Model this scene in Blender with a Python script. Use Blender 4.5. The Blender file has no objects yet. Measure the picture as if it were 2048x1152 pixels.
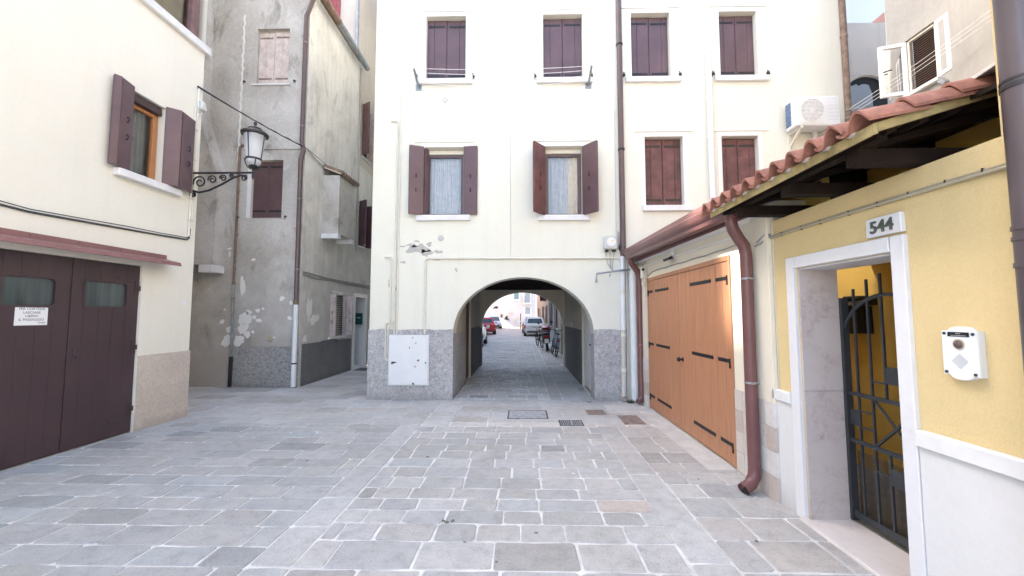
import bpy, bmesh, math, random
from mathutils import Vector, Matrix
random.seed(11)
R = math.radians
scene = bpy.context.scene
col = scene.collection

# ------------------------------------------------------------------ camera
cam_data = bpy.data.cameras.new('camera')
cam_data.sensor_width = 36.0
cam_data.lens = 800 / 2048 * 36
cam_data.clip_start = 0.05
cam_data.clip_end = 2000
camera = bpy.data.objects.new('camera', cam_data)
camera.location = (0, 0, 1.6)
camera.rotation_euler = (math.pi / 2 + math.atan(54 / 800), 0, math.atan(18 / 800))
col.objects.link(camera)
scene.camera = camera

# ------------------------------------------------------------------ sky and sun
SUN_EL = R(40)
TO_SUN = Vector((-0.955, 0.296, 0)).normalized() * math.cos(SUN_EL) + Vector((0, 0, math.sin(SUN_EL)))
world = bpy.data.worlds.new('World')
scene.world = world
world.use_nodes = True
wn = world.node_tree
bg = wn.nodes['Background']
sky = wn.nodes.new('ShaderNodeTexSky')
sky.sky_type = 'NISHITA'
sky.sun_disc = False
sky.sun_elevation = SUN_EL
sky.sun_rotation = math.atan2(TO_SUN.x, TO_SUN.y)
sky.air_density = 1.0
sky.dust_density = 4.0
sky.ozone_density = 0.8
wn.links.new(sky.outputs[0], bg.inputs[0])
bg.inputs[1].default_value = 0.15
sun_data = bpy.data.lights.new('sun', 'SUN')
sun_data.energy = 2.0
sun_data.angle = R(1.0)
sun_data.color = (1.0, 0.93, 0.82)
sun = bpy.data.objects.new('sun', sun_data)
sun.location = (-20, 6, 20)
sun.rotation_euler = (-TO_SUN).to_track_quat('-Z', 'Y').to_euler()
col.objects.link(sun)
scene.view_settings.view_transform = 'Standard'
scene.view_settings.look = 'None'
scene.view_settings.gamma = 1.0
scene.view_settings.use_curve_mapping = False
scene.view_settings.exposure = 2.85
scene.cycles.max_bounces = 7
scene.cycles.diffuse_bounces = 4
scene.cycles.glossy_bounces = 3
scene.cycles.transparent_max_bounces = 8

# ------------------------------------------------------------------ materials
MATS = {}
def new_mat(name):
    m = bpy.data.materials.new(name); m.use_nodes = True
    return m, m.node_tree, m.node_tree.nodes['Principled BSDF']
def nd(nt, typ, **kw):
    n = nt.nodes.new(typ)
    for k, v in kw.items():
        if k in n.inputs: n.inputs[k].default_value = v
        else: setattr(n, k, v)
    return n
def pos_scaled(nt, sc):
    g = nd(nt, 'ShaderNodeNewGeometry')
    mp = nd(nt, 'ShaderNodeMapping'); mp.inputs['Scale'].default_value = sc
    nt.links.new(g.outputs['Position'], mp.inputs['Vector'])
    return mp.outputs[0]
def noise(nt, sc=(1, 1, 1), scale=5.0, detail=5, rough=0.6, dist=0.0):
    n = nd(nt, 'ShaderNodeTexNoise'); n.inputs['Scale'].default_value = scale
    n.inputs['Detail'].default_value = detail; n.inputs['Roughness'].default_value = rough
    n.inputs['Distortion'].default_value = dist
    nt.links.new(pos_scaled(nt, sc), n.inputs['Vector'])
    return n.outputs['Fac']
def ramp(nt, fac, stops):
    r = nd(nt, 'ShaderNodeValToRGB'); e = r.color_ramp.elements
    e[0].position = stops[0][0]; e[0].color = (*stops[0][1], 1)
    e[1].position = stops[-1][0]; e[1].color = (*stops[-1][1], 1)
    for p, c in stops[1:-1]:
        x = e.new(p); x.color = (*c, 1)
    nt.links.new(fac, r.inputs[0]); return r.outputs[0]
def mix(nt, fac, a, b, mode='MIX'):
    m = nd(nt, 'ShaderNodeMix', data_type='RGBA', blend_type=mode)
    for sock, v in ((m.inputs[0], fac), (m.inputs[6], a), (m.inputs[7], b)):
        if isinstance(v, (int, float)): sock.default_value = v
        elif isinstance(v, tuple): sock.default_value = (*v, 1)
        else: nt.links.new(v, sock)
    return m.outputs[2]
def math_node(nt, op, a, b=0.0):
    m = nd(nt, 'ShaderNodeMath', operation=op)
    for i, v in enumerate((a, b)):
        if isinstance(v, (int, float)): m.inputs[i].default_value = v
        else: nt.links.new(v, m.inputs[i])
    return m.outputs[0]
def bump(nt, bs, h, strength, dist=0.01):
    b = nd(nt, 'ShaderNodeBump'); b.inputs['Strength'].default_value = strength
    b.inputs['Distance'].default_value = dist
    nt.links.new(h, b.inputs['Height']); nt.links.new(b.outputs[0], bs.inputs['Normal'])
def g3(v): return (v, v, v)

def simple(name, c, rough=0.6, metal=0.0, var=0.12, vs=6.0, bmp=0.0, bscale=60.0, spec=0.5, coat=0.0):
    m, nt, bs = new_mat(name)
    f = noise(nt, (1, 1, 1), vs)
    lo = tuple(x * (1 - var) for x in c); hi = tuple(min(1, x * (1 + var)) for x in c)
    nt.links.new(ramp(nt, f, [(0.3, lo), (0.7, hi)]), bs.inputs['Base Color'])
    bs.inputs['Roughness'].default_value = rough; bs.inputs['Metallic'].default_value = metal
    bs.inputs['Specular IOR Level'].default_value = spec
    bs.inputs['Coat Weight'].default_value = coat
    if bmp: bump(nt, bs, noise(nt, (1, 1, 1), bscale, 3), bmp, 0.004)
    MATS[name] = m
    return m

def plaster(name, c, dirt, amount=0.35, streak=0.25, bmp=0.25, bscale=90.0, rough=0.9, speck=0.03, specks=22.0, bigscale=0.55, stain=None, peel=None, foot=None):
    """painted render: broad tone changes, rain streaks, specks, fine grain; foot=(height, colour) for a tint fading upwards: splash dirt, painted bounce light"""
    m, nt, bs = new_mat(name)
    big = noise(nt, (1, 1, 1), bigscale, 5, 0.62, 0.4)
    c1 = mix(nt, math_node(nt, 'MULTIPLY', ramp(nt, big, [(0.42, g3(0)), (0.72, g3(1))]), amount), c, dirt)
    st = noise(nt, (7, 7, 0.35), 1.0, 4, 0.6)
    c2 = mix(nt, math_node(nt, 'MULTIPLY', ramp(nt, st, [(0.52, g3(0)), (0.8, g3(1))]), streak), c1, dirt)
    if stain:
        sn = noise(nt, (1, 1, 0.6), 1.7, 6, 0.68, 0.8)
        c2 = mix(nt, math_node(nt, 'MULTIPLY', ramp(nt, sn, [(0.54, g3(0)), (0.70, g3(1))]), stain[1]), c2, stain[0])
        sn = noise(nt, (1, 1, 0.7), 2.6, 6, 0.7, 0.6)
        c2 = mix(nt, math_node(nt, 'MULTIPLY', ramp(nt, sn, [(0.60, g3(0)), (0.72, g3(1))]), stain[1] * 0.8), c2, stain[2])
    sp = noise(nt, (1, 1, 1), specks, 3)
    c3 = mix(nt, speck, c2, ramp(nt, sp, [(0.35, g3(0.4)), (0.6, g3(1))]), 'MULTIPLY')
    if peel:
        pcol, thr, psc = peel
        pn = noise(nt, (1, 1, 1), psc, 6, 0.55, 0.3)
        c3 = mix(nt, ramp(nt, pn, [(thr, g3(0)), (thr + 0.015, g3(1))]), c3, pcol)
    if foot:
        fh, fc = foot
        g = nd(nt, 'ShaderNodeNewGeometry'); s = nd(nt, 'ShaderNodeSeparateXYZ')
        nt.links.new(g.outputs['Position'], s.inputs[0])
        z = math_node(nt, 'DIVIDE', s.outputs[2], fh)
        z = math_node(nt, 'ADD', z, math_node(nt, 'MULTIPLY', math_node(nt, 'SUBTRACT', noise(nt, (1, 1, 1), 2.5, 5), 0.5), 1.6))
        c3 = mix(nt, math_node(nt, 'MULTIPLY', ramp(nt, z, [(0.1, g3(1)), (1.0, g3(0))]), 0.7), c3, fc)
    nt.links.new(c3, bs.inputs['Base Color'])
    bs.inputs['Roughness'].default_value = rough
    bs.inputs['Specular IOR Level'].default_value = 0.25
    bump(nt, bs, noise(nt, (1, 1, 1), bscale, 2), bmp, 0.005)
    MATS[name] = m
    return m

def roughcast(name, c, lo=0.55, strength=0.9, scale=38.0):
    m, nt, bs = new_mat(name)
    n1 = noise(nt, (1, 1, 1), scale, 4, 0.65, 1.4)
    n2 = noise(nt, (1, 1, 1), 1.3, 5)
    c1 = ramp(nt, n1, [(0.35, tuple(x * lo for x in c)), (0.55, c), (0.75, tuple(min(1, x * 1.2) for x in c))])
    c2 = mix(nt, 0.35, c1, ramp(nt, n2, [(0.35, g3(0.6)), (0.65, g3(1))]), 'MULTIPLY')
    g = nd(nt, 'ShaderNodeNewGeometry'); s = nd(nt, 'ShaderNodeSeparateXYZ')
    nt.links.new(g.outputs['Position'], s.inputs[0])
    z = math_node(nt, 'ADD', math_node(nt, 'DIVIDE', s.outputs[2], 0.16), math_node(nt, 'MULTIPLY', math_node(nt, 'SUBTRACT', noise(nt, (1, 1, 1), 6.0, 4), 0.5), 1.8))
    c2 = mix(nt, math_node(nt, 'MULTIPLY', ramp(nt, z, [(0.1, g3(1)), (1.0, g3(0))]), 0.55), c2, tuple(x * 0.5 for x in c))
    nt.links.new(c2, bs.inputs['Base Color'])
    bs.inputs['Roughness'].default_value = 0.95
    bs.inputs['Specular IOR Level'].default_value = 0.2
    bump(nt, bs, n1, strength, 0.04)
    MATS[name] = m
    return m

plaster('cream_facade', (0.795, 0.783, 0.685), (0.68, 0.655, 0.545), 0.35, 0.28, 0.15)
plaster('cream_left', (0.80, 0.765, 0.665), (0.70, 0.655, 0.555), 0.35, 0.25, 0.22, foot=(0.3, (0.5, 0.48, 0.43)))
plaster('cream_garage', (0.76, 0.70, 0.575), (0.6, 0.56, 0.48), 0.3, 0.2, 0.2)
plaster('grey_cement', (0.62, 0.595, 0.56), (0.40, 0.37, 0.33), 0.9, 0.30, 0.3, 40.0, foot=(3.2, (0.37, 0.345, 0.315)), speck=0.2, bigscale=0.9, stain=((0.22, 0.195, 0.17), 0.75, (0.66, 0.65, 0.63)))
plaster('grey_side', (0.82, 0.80, 0.74), (0.50, 0.485, 0.45), 0.6, 0.75, 0.3, 40.0, foot=(5.5, (0.43, 0.42, 0.405)), speck=0.15, bigscale=0.8, stain=((0.33, 0.315, 0.29), 0.6, (0.85, 0.84, 0.8)))  # tall foot fade paints in light bounced onto the upper wall, besides real staining
plaster('pale_alley', (0.62, 0.58, 0.50), (0.42, 0.40, 0.36), 0.6, 0.5, 0.3)
plaster('pale_grey', (0.46, 0.44, 0.40), (0.30, 0.29, 0.27), 0.7, 0.5, 0.3)
plaster('dark_grey_render', (0.60, 0.515, 0.43), (0.42, 0.355, 0.29), 0.7, 0.6, 0.3)
plaster('far_white', (0.58, 0.55, 0.53), (0.48, 0.40, 0.36), 0.6, 0.4, 0.2, peel=((0.55, 0.38, 0.30), 0.68, 0.9))
plaster('far_orange', (0.60, 0.32, 0.23), (0.5, 0.28, 0.21), 0.4, 0.3, 0.2)
plaster('far_ochre', (0.55, 0.44, 0.33), (0.44, 0.35, 0.27), 0.4, 0.3, 0.2)
plaster('far_blue', (0.32, 0.34, 0.355), (0.25, 0.26, 0.27), 0.4, 0.3, 0.2)
plaster('passage_plaster', (0.64, 0.60, 0.50), (0.42, 0.39, 0.33), 0.7, 0.5, 0.3)
plaster('yellow_plaster', (0.70, 0.545, 0.285), (0.61, 0.465, 0.235), 0.35, 0.25, 0.6, 75.0, speck=0.08, specks=75.0)
plaster('porch_yellow', (0.80, 0.56, 0.15), (0.70, 0.48, 0.12), 0.35, 0.25, 0.5, 75.0)
plaster('fascia_yellow', (0.42, 0.335, 0.16), (0.22, 0.16, 0.07), 0.9, 0.4, 0.4, 50.0, speck=0.3, bigscale=3.0)
plaster('pale_blue', (0.34, 0.37, 0.41), (0.28, 0.31, 0.35), 0.4, 0.3)
plaster('white_dado', (0.70, 0.69, 0.685), (0.58, 0.57, 0.56), 0.5, 0.15, 0.25, 70.0, foot=(0.22, (0.5, 0.48, 0.46)), speck=0.04)
plaster('right_render', (0.40, 0.385, 0.355), (0.28, 0.27, 0.25), 0.7, 0.5, 0.3, speck=0.1, bigscale=0.9)
plaster('peel_under', (0.50, 0.48, 0.44), (0.40, 0.38, 0.35), 0.6, 0.2, 0.6)
plaster('lime_patch', (0.80, 0.785, 0.755), (0.76, 0.75, 0.72), 0.6, 0.2, 0.4)
plaster('passage_dado', (0.17, 0.17, 0.175), (0.12, 0.12, 0.12), 0.5, 0.4, 0.3)
roughcast('roughcast_grey', (0.62, 0.61, 0.615), 0.62, 1.0, 17.0)
roughcast('roughcast_dark', (0.26, 0.26, 0.265), 0.55, 1.0, 34.0)
roughcast('roughcast_mid', (0.50, 0.49, 0.48), 0.45, 1.0, 26.0)
roughcast('roughcast_beige', (0.70, 0.61, 0.52), 0.8, 0.6, 40.0)
simple('white_stone', (0.72, 0.71, 0.70), 0.75, var=0.08, bmp=0.2, bscale=40)
simple('white_paint', (0.78, 0.78, 0.78), 0.55, var=0.04)
simple('surround_paint', (0.80, 0.795, 0.76), 0.7, var=0.03)
simple('cream_paint', (0.74, 0.71, 0.62), 0.55, var=0.06)
simple('white_metal', (0.76, 0.77, 0.78), 0.4, var=0.03)
simple('brown_paint', (0.115, 0.066, 0.072), 0.42, var=0.18, vs=3)
simple('brown_paint_worn', (0.135, 0.055, 0.052), 0.6, var=0.4, vs=5, bmp=0.2)
simple('garage_brown', (0.060, 0.035, 0.039), 0.45, var=0.15, vs=2.0)
simple('red_shutter', (0.28, 0.05, 0.05), 0.5, var=0.2)
simple('pale_shutter', (0.62, 0.53, 0.49), 0.8, var=0.22, vs=7, bmp=0.3)
simple('pink_shutter', (0.50, 0.41, 0.38), 0.8, var=0.25, vs=7, bmp=0.3)
simple('pipe_brown', (0.115, 0.075, 0.07), 0.4, var=0.1)
simple('pipe_big', (0.085, 0.065, 0.070), 0.38, var=0.12, vs=4, coat=0.1)
simple('gutter_red', (0.16, 0.068, 0.065), 0.33, var=0.1, vs=3)
simple('gutter_top', (0.24, 0.115, 0.11), 0.35, var=0.1, vs=3)
simple('rust', (0.26, 0.20, 0.165), 0.85, var=0.4, vs=14, bmp=0.4)
simple('rust_pipe', (0.22, 0.15, 0.11), 0.8, var=0.35, vs=9, bmp=0.3)
simple('galvanised', (0.34, 0.36, 0.37), 0.45, 0.7, var=0.2)
simple('iron_black', (0.018, 0.018, 0.020), 0.5, 0.3, var=0.2)
simple('iron_lamp', (0.035, 0.033, 0.036), 0.45, 0.4, var=0.25)
simple('gate_iron', (0.040, 0.044, 0.050), 0.45, 0.2, var=0.15)
simple('cable_black', (0.03, 0.03, 0.03), 0.6)
simple('cable_grey', (0.30, 0.30, 0.29), 0.7, var=0.2)
simple('grey_plastic', (0.55, 0.55, 0.53), 0.5, var=0.05)
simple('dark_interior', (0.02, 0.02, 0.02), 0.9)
simple('curtain', (0.62, 0.63, 0.66), 0.9, var=0.12, vs=12)
simple('curtain_grey', (0.36, 0.38, 0.40), 0.9, var=0.1, vs=8)
simple('blind_beige', (0.42, 0.37, 0.26), 0.8, var=0.15)
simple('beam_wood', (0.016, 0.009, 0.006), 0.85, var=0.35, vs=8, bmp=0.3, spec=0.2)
simple('post_wood', (0.16, 0.09, 0.085), 0.7, var=0.3, vs=8, bmp=0.3)
simple('blind_brown', (0.09, 0.05, 0.035), 0.6, var=0.2)
simple('tyre', (0.02, 0.02, 0.022), 0.85)
simple('rim', (0.45, 0.46, 0.47), 0.35, 0.8)
simple('car_white', (0.72, 0.72, 0.71), 0.25, var=0.02, coat=0.6)
simple('car_red', (0.52, 0.02, 0.025), 0.25, var=0.03, coat=0.6)
simple('car_silver', (0.42, 0.45, 0.48), 0.28, 0.5, var=0.03, coat=0.5)
simple('car_trim', (0.025, 0.025, 0.028), 0.6)
simple('tail_red', (0.35, 0.015, 0.02), 0.25)
simple('head_glass', (0.6, 0.62, 0.65), 0.15)
simple('plate_white', (0.75, 0.75, 0.75), 0.5)
simple('post_yellow', (0.7, 0.45, 0.05), 0.5)
simple('sand', (0.80, 0.77, 0.73), 0.95, var=0.1, bmp=0.5)
simple('moto_body', (0.03, 0.03, 0.035), 0.3, coat=0.5)
simple('moto_red', (0.20, 0.02, 0.03), 0.3, coat=0.5)
simple('bike_blue', (0.10, 0.16, 0.26), 0.4, coat=0.3)
simple('chrome', (0.6, 0.6, 0.62), 0.2, 1.0)
simple('purple_cloth', (0.16, 0.08, 0.10), 0.9, var=0.2)
simple('green_paint', (0.02, 0.09, 0.07), 0.4)
simple('teal_shutter', (0.16, 0.27, 0.27), 0.6)
simple('leaf_dry', (0.15, 0.135, 0.12), 0.9, var=0.3)
simple('weed', (0.075, 0.095, 0.05), 0.8, var=0.3)
simple('paper_white', (0.82, 0.82, 0.81), 0.6, var=0.02)
simple('ink', (0.14, 0.15, 0.19), 0.7, var=0.05)
simple('number_metal', (0.11, 0.13, 0.115), 0.45, 0.5, var=0.3, vs=30)
simple('yellow_sticker', (0.85, 0.68, 0.05), 0.5)
simple('fin_blue', (0.12, 0.18, 0.30), 0.45, 0.3, var=0.4, vs=20)
simple('mortar', (0.64, 0.625, 0.595), 0.95, var=0.25, vs=5, bmp=0.4)
simple('concrete_pale', (0.55, 0.53, 0.50), 0.9, var=0.12, vs=5, bmp=0.3)
simple('floor_grey', (0.34, 0.335, 0.33), 0.7, var=0.15)
simple('grate_iron', (0.40, 0.40, 0.405), 0.55, 0.2, var=0.4, vs=16)

def marble(name, c, vein, sc=4.0, amt=0.7, rough=0.45):
    m, nt, bs = new_mat(name)
    n = noise(nt, (1, 1, 1), sc, 8, 0.7, 0.8)
    n2 = noise(nt, (1, 1, 1), sc * 7, 5, 0.7)
    v = math_node(nt, 'MULTIPLY', ramp(nt, n, [(0.45, g3(0)), (0.68, g3(1))]), ramp(nt, n2, [(0.4, g3(0.1)), (0.62, g3(1))]))
    nt.links.new(mix(nt, math_node(nt, 'MULTIPLY', v, amt), c, vein), bs.inputs['Base Color'])
    bs.inputs['Roughness'].default_value = rough
    bump(nt, bs, n2, 0.08, 0.003)
    MATS[name] = m
marble('marble_pink', (0.57, 0.50, 0.475), (0.36, 0.26, 0.24), amt=0.85, rough=0.5)
marble('marble_frame', (0.73, 0.72, 0.73), (0.58, 0.54, 0.53), 3.0, 0.5)
marble('marble_step', (0.68, 0.62, 0.58), (0.5, 0.38, 0.3), 3.0, 0.5)
marble('tile_a', (0.60, 0.55, 0.50), (0.42, 0.36, 0.32), 6)
marble('tile_b', (0.52, 0.45, 0.40), (0.36, 0.29, 0.26), 6)
marble('tile_c', (0.66, 0.63, 0.60), (0.5, 0.45, 0.42), 6)

def wood(name, c1, c2, sc=(40, 40, 1.6), rough=0.5):
    m, nt, bs = new_mat(name)
    n = noise(nt, sc, 1.0, 6, 0.6, 0.6)
    n2 = noise(nt, (1, 1, 1), 0.9, 3)
    c = ramp(nt, n, [(0.3, c1), (0.5, tuple((a + b) / 2 for a, b in zip(c1, c2))), (0.7, c2)])
    c = mix(nt, 0.2, c, ramp(nt, n2, [(0.3, g3(0.7)), (0.7, g3(1))]), 'MULTIPLY')
    nt.links.new(c, bs.inputs['Base Color']); bs.inputs['Roughness'].default_value = rough
    bump(nt, bs, n, 0.12, 0.002)
    MATS[name] = m
wood('orange_wood', (0.38, 0.165, 0.082), (0.50, 0.255, 0.14))
wood('frame_wood', (0.36, 0.14, 0.045), (0.50, 0.22, 0.08), rough=0.35)

def glass(name, tint=(0.75, 0.8, 0.82), alpha=0.35, rough=0.06):
    m, nt, bs = new_mat(name)
    out = nt.nodes['Material Output']
    gl = nd(nt, 'ShaderNodeBsdfGlossy'); gl.inputs['Roughness'].default_value = rough
    tr = nd(nt, 'ShaderNodeBsdfTransparent'); tr.inputs['Color'].default_value = (*tint, 1)
    fr = nd(nt, 'ShaderNodeFresnel'); fr.inputs['IOR'].default_value = 1.5
    f = math_node(nt, 'ADD', fr.outputs[0], alpha * 0.3)
    mx = nd(nt, 'ShaderNodeMixShader')
    nt.links.new(f, mx.inputs[0]); nt.links.new(tr.outputs[0], mx.inputs[1]); nt.links.new(gl.outputs[0], mx.inputs[2])
    nt.links.new(mx.outputs[0], out.inputs['Surface'])
    MATS[name] = m
glass('window_glass')
glass('clear_glass', (0.9, 0.92, 0.93), 0.1)
glass('casement_glass', (0.6, 0.65, 0.7), 1.6, 0.03)
glass('screen_mesh', (0.55, 0.56, 0.58), 0.1, 0.4)
m, nt, bs = new_mat('car_glass')
bs.inputs['Base Color'].default_value = (0.03, 0.045, 0.055, 1); bs.inputs['Roughness'].default_value = 0.06
MATS['car_glass'] = m
m, nt, bs = new_mat('garage_glass')
f = noise(nt, (1, 8, 0.6), 1.2, 3)
nt.links.new(ramp(nt, f, [(0.35, (0.035, 0.048, 0.048)), (0.7, (0.085, 0.105, 0.105))]), bs.inputs['Base Color']); bs.inputs['Roughness'].default_value = 0.12
MATS['garage_glass'] = m
m, nt, bs = new_mat('lamp_glass')
bs.inputs['Base Color'].default_value = (0.85, 0.87, 0.9, 1); bs.inputs['Roughness'].default_value = 0.25
bs.inputs['Transmission Weight'].default_value = 0.55; bs.inputs['Alpha'].default_value = 0.85
MATS['lamp_glass'] = m

def terracotta():
    m, nt, bs = new_mat('terracotta')
    oi = nd(nt, 'ShaderNodeObjectInfo')
    n = noise(nt, (1, 1, 1), 14.0, 6, 0.65)
    n2 = noise(nt, (1, 1, 1), 50.0, 4)
    a = ramp(nt, n, [(0.3, (0.22, 0.095, 0.068)), (0.55, (0.35, 0.155, 0.11)), (0.75, (0.42, 0.215, 0.16))])
    b = mix(nt, 0.5, a, ramp(nt, oi.outputs['Random'], [(0, (0.75, 0.72, 0.72)), (1, (1.15, 1.1, 1.1))]), 'MULTIPLY')
    nt.links.new(b, bs.inputs['Base Color']); bs.inputs['Roughness'].default_value = 0.7
    bump(nt, bs, n2, 0.3, 0.003); MATS['terracotta'] = m
terracotta()

def slab_material():
    m, nt, bs = new_mat('paving_stone')
    at = nd(nt, 'ShaderNodeAttribute', attribute_name='tint')
    n1 = noise(nt, (1, 1, 1), 1.1, 4, 0.6, 0.3)
    n2 = noise(nt, (1, 1, 1), 9.0, 5, 0.7)
    n3 = noise(nt, (1, 1, 1), 70.0, 2, 0.6)
    n4 = noise(nt, (1, 1, 1), 3.2, 5, 0.7, 0.5)
    c = mix(nt, 0.5, mix(nt, 1.0, at.outputs['Color'], (1.13, 1.105, 1.045), 'MULTIPLY'), ramp(nt, n2, [(0.32, g3(0.62)), (0.5, g3(1.0)), (0.72, g3(1.22))]), 'MULTIPLY')
    c = mix(nt, 0.45, c, ramp(nt, n1, [(0.35, g3(0.72)), (0.62, g3(1.08))]), 'MULTIPLY')
    c = mix(nt, 0.6, c, ramp(nt, n3, [(0.28, g3(0.40)), (0.42, g3(1.0)), (0.62, g3(1.0)), (0.72, g3(1.25))]), 'MULTIPLY')
    c = mix(nt, math_node(nt, 'MULTIPLY', ramp(nt, n4, [(0.60, g3(0)), (0.78, g3(1))]), 0.45), c, (0.56, 0.55, 0.53))
    n5 = noise(nt, (1, 1, 1), 0.42, 4, 0.6, 0.5)
    c = mix(nt, math_node(nt, 'MULTIPLY', ramp(nt, n5, [(0.50, g3(0)), (0.68, g3(1))]), 0.30), c, (0.32, 0.315, 0.265))
    nt.links.new(c, bs.inputs['Base Color'])
    r = ramp(nt, n2, [(0.3, g3(0.62)), (0.7, g3(0.85))])
    nt.links.new(r, bs.inputs['Roughness'])
    bump(nt, bs, math_node(nt, 'ADD', n2, math_node(nt, 'MULTIPLY', n3, 0.6)), 0.55, 0.008)
    MATS['paving_stone'] = m
slab_material()

# ------------------------------------------------------------------ mesh helpers
class MB:
    def __init__(s): s.v = []; s.f = []; s.m = []
    def add(s, vs, fs):
        o = len(s.v); s.v += [tuple(p) for p in vs]; s.f += [tuple(i + o for i in f) for f in fs]; return s
    def quad(s, a, b, c, d): return s.add([a, b, c, d], [(0, 1, 2, 3)])
    def box(s, x0, x1, y0, y1, z0, z1, ch=0.0):
        if ch <= 0:
            return s.add([(x, y, z) for z in (z0, z1) for y in (y0, y1) for x in (x0, x1)],
                         [(0, 2, 3, 1), (4, 5, 7, 6), (0, 1, 5, 4), (2, 6, 7, 3), (0, 4, 6, 2), (1, 3, 7, 5)])
        ch = min(ch, abs(x1 - x0) * .4, abs(y1 - y0) * .4, abs(z1 - z0) * .4)
        bm = bmesh.new()
        vs = [bm.verts.new((x, y, z)) for x, sx in ((x0, 1), (x1, -1)) for y, sy in ((y0, 1), (y1, -1)) for z, sz in ((z0, 1), (z1, -1))
              for (x, y, z) in ((x + sx * ch, y + sy * ch, z), (x + sx * ch, y, z + sz * ch), (x, y + sy * ch, z + sz * ch))]
        r = bmesh.ops.convex_hull(bm, input=vs)
        bmesh.ops.dissolve_limit(bm, angle_limit=0.01, verts=bm.verts[:], edges=bm.edges[:])
        bm.verts.index_update()
        s.add([v.co[:] for v in bm.verts], [[v.index for v in f.verts] for f in bm.faces]); bm.free()
        return s
    def obox(s, o, ux, uy, uz):
        """box from corner o spanned by three vectors"""
        o, ux, uy, uz = map(Vector, (o, ux, uy, uz))
        vs = [o + a * ux + b * uy + c * uz for c in (0, 1) for b in (0, 1) for a in (0, 1)]
        return s.add(vs, [(0, 2, 3, 1), (4, 5, 7, 6), (0, 1, 5, 4), (2, 6, 7, 3), (0, 4, 6, 2), (1, 3, 7, 5)])
    def prism(s, poly, vec):
        """polygon (3-D points) extruded by vec"""
        n = len(poly); vec = Vector(vec)
        a = [Vector(p) for p in poly]; b = [p + vec for p in a]
        return s.add(a + b, [tuple(range(n))[::-1], tuple(range(n, 2 * n))] + [(i, (i + 1) % n, n + (i + 1) % n, n + i) for i in range(n)])
    def tube(s, pts, r, n=8, cap=True):
        pts = [Vector(p) for p in pts]; rings = []; k = len(pts)
        rs = r if isinstance(r, (list, tuple)) else [r] * k
        prev = None
        for i, p in enumerate(pts):
            t = (pts[min(i + 1, k - 1)] - pts[max(i - 1, 0)]).normalized()
            if prev is None:
                u = Vector((0, 0, 1)) if abs(t.z) < .9 else Vector((1, 0, 0))
                u = (u - t * u.dot(t)).normalized()
            else:
                u = (prev - t * prev.dot(t)).normalized()
            prev = u; w = t.cross(u)
            sc = 1.0
            if 0 < i < k - 1:
                d1 = (p - pts[i - 1]).normalized(); d2 = (pts[i + 1] - p).normalized()
                sc = 1 / max(.5, math.sqrt(max(.0, (1 + d1.dot(d2)) / 2)))
            rings.append([p + (u * math.cos(2 * math.pi * j / n) + w * math.sin(2 * math.pi * j / n)) * rs[i] * sc for j in range(n)])
        vs = [q for rg in rings for q in rg]
        fs = [(i * n + j, i * n + (j + 1) % n, (i + 1) * n + (j + 1) % n, (i + 1) * n + j) for i in range(k - 1) for j in range(n)]
        if cap: fs += [tuple(range(n))[::-1], tuple(range((k - 1) * n, k * n))]
        return s.add(vs, fs)
    def lathe(s, prof, c=(0, 0, 0), n=16, axis='z', cap=True):
        vs = []
        for r, h in prof:
            for j in range(n):
                a = 2 * math.pi * j / n
                p = (r * math.cos(a), r * math.sin(a), h)
                if axis == 'x': p = (p[2], p[0], p[1])
                if axis == 'y': p = (p[0], p[2], p[1])
                vs.append((p[0] + c[0], p[1] + c[1], p[2] + c[2]))
        k = len(prof)
        fs = [(i * n + j, i * n + (j + 1) % n, (i + 1) * n + (j + 1) % n, (i + 1) * n + j) for i in range(k - 1) for j in range(n)]
        if cap: fs += [tuple(range(n))[::-1], tuple(range((k - 1) * n, k * n))]
        return s.add(vs, fs)
    def wall(s, P, u0, u1, v0, v1, ops):
        """wall face with rectangular openings (u0,u1,v0,v1,depth); P maps (u,v,depth) to space"""
        us = sorted({u0, u1, *[o[0] for o in ops], *[o[1] for o in ops]}); vs = sorted({v0, v1, *[o[2] for o in ops], *[o[3] for o in ops]})
        us = [u for u in us if u0 <= u <= u1]; vs = [v for v in vs if v0 <= v <= v1]
        for a, b in zip(us, us[1:]):
            for c, d in zip(vs, vs[1:]):
                mu, mv = (a + b) / 2, (c + d) / 2
                if any(o[0] < mu < o[1] and o[2] < mv < o[3] for o in ops): continue
                s.quad(P(a, c, 0), P(b, c, 0), P(b, d, 0), P(a, d, 0))
        for a, b, c, d, dp in ops:
            if dp <= 0: continue
            s.quad(P(a, c, 0), P(a, d, 0), P(a, d, dp), P(a, c, dp)); s.quad(P(b, c, 0), P(b, d, 0), P(b, d, dp), P(b, c, dp))
            s.quad(P(a, d, 0), P(b, d, 0), P(b, d, dp), P(a, d, dp)); s.quad(P(a, c, 0), P(b, c, 0), P(b, c, dp), P(a, c, dp))
        return s
    def build(s, name, mat, parent=None, smooth=None, origin=None):
        org = Vector(parent_origin(parent)) if parent is not None else Vector(origin or (0, 0, 0))
        me = bpy.data.meshes.new(name)
        me.from_pydata([tuple(Vector(p) - org) for p in s.v], [], s.f)
        me.materials.append(MATS[mat])
        if smooth is not None:
            for p in me.polygons: p.use_smooth = True
            me.set_sharp_from_angle(angle=R(smooth))
        me.update()
        o = bpy.data.objects.new(name, me); col.objects.link(o)
        if parent is not None: o.parent = parent
        else: o.location = org
        return o
def parent_origin(p):
    """world origin of a (unrotated) parent; parts keep their origin there"""
    v = Vector((0, 0, 0))
    while p is not None:
        v += p.location; p = p.parent
    return v
def tag(o, label=None, cat=None, group=None, kind=None):
    if label: o['label'] = label
    if cat: o['category'] = cat
    if group: o['group'] = group
    if kind: o['kind'] = kind
    return o
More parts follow.
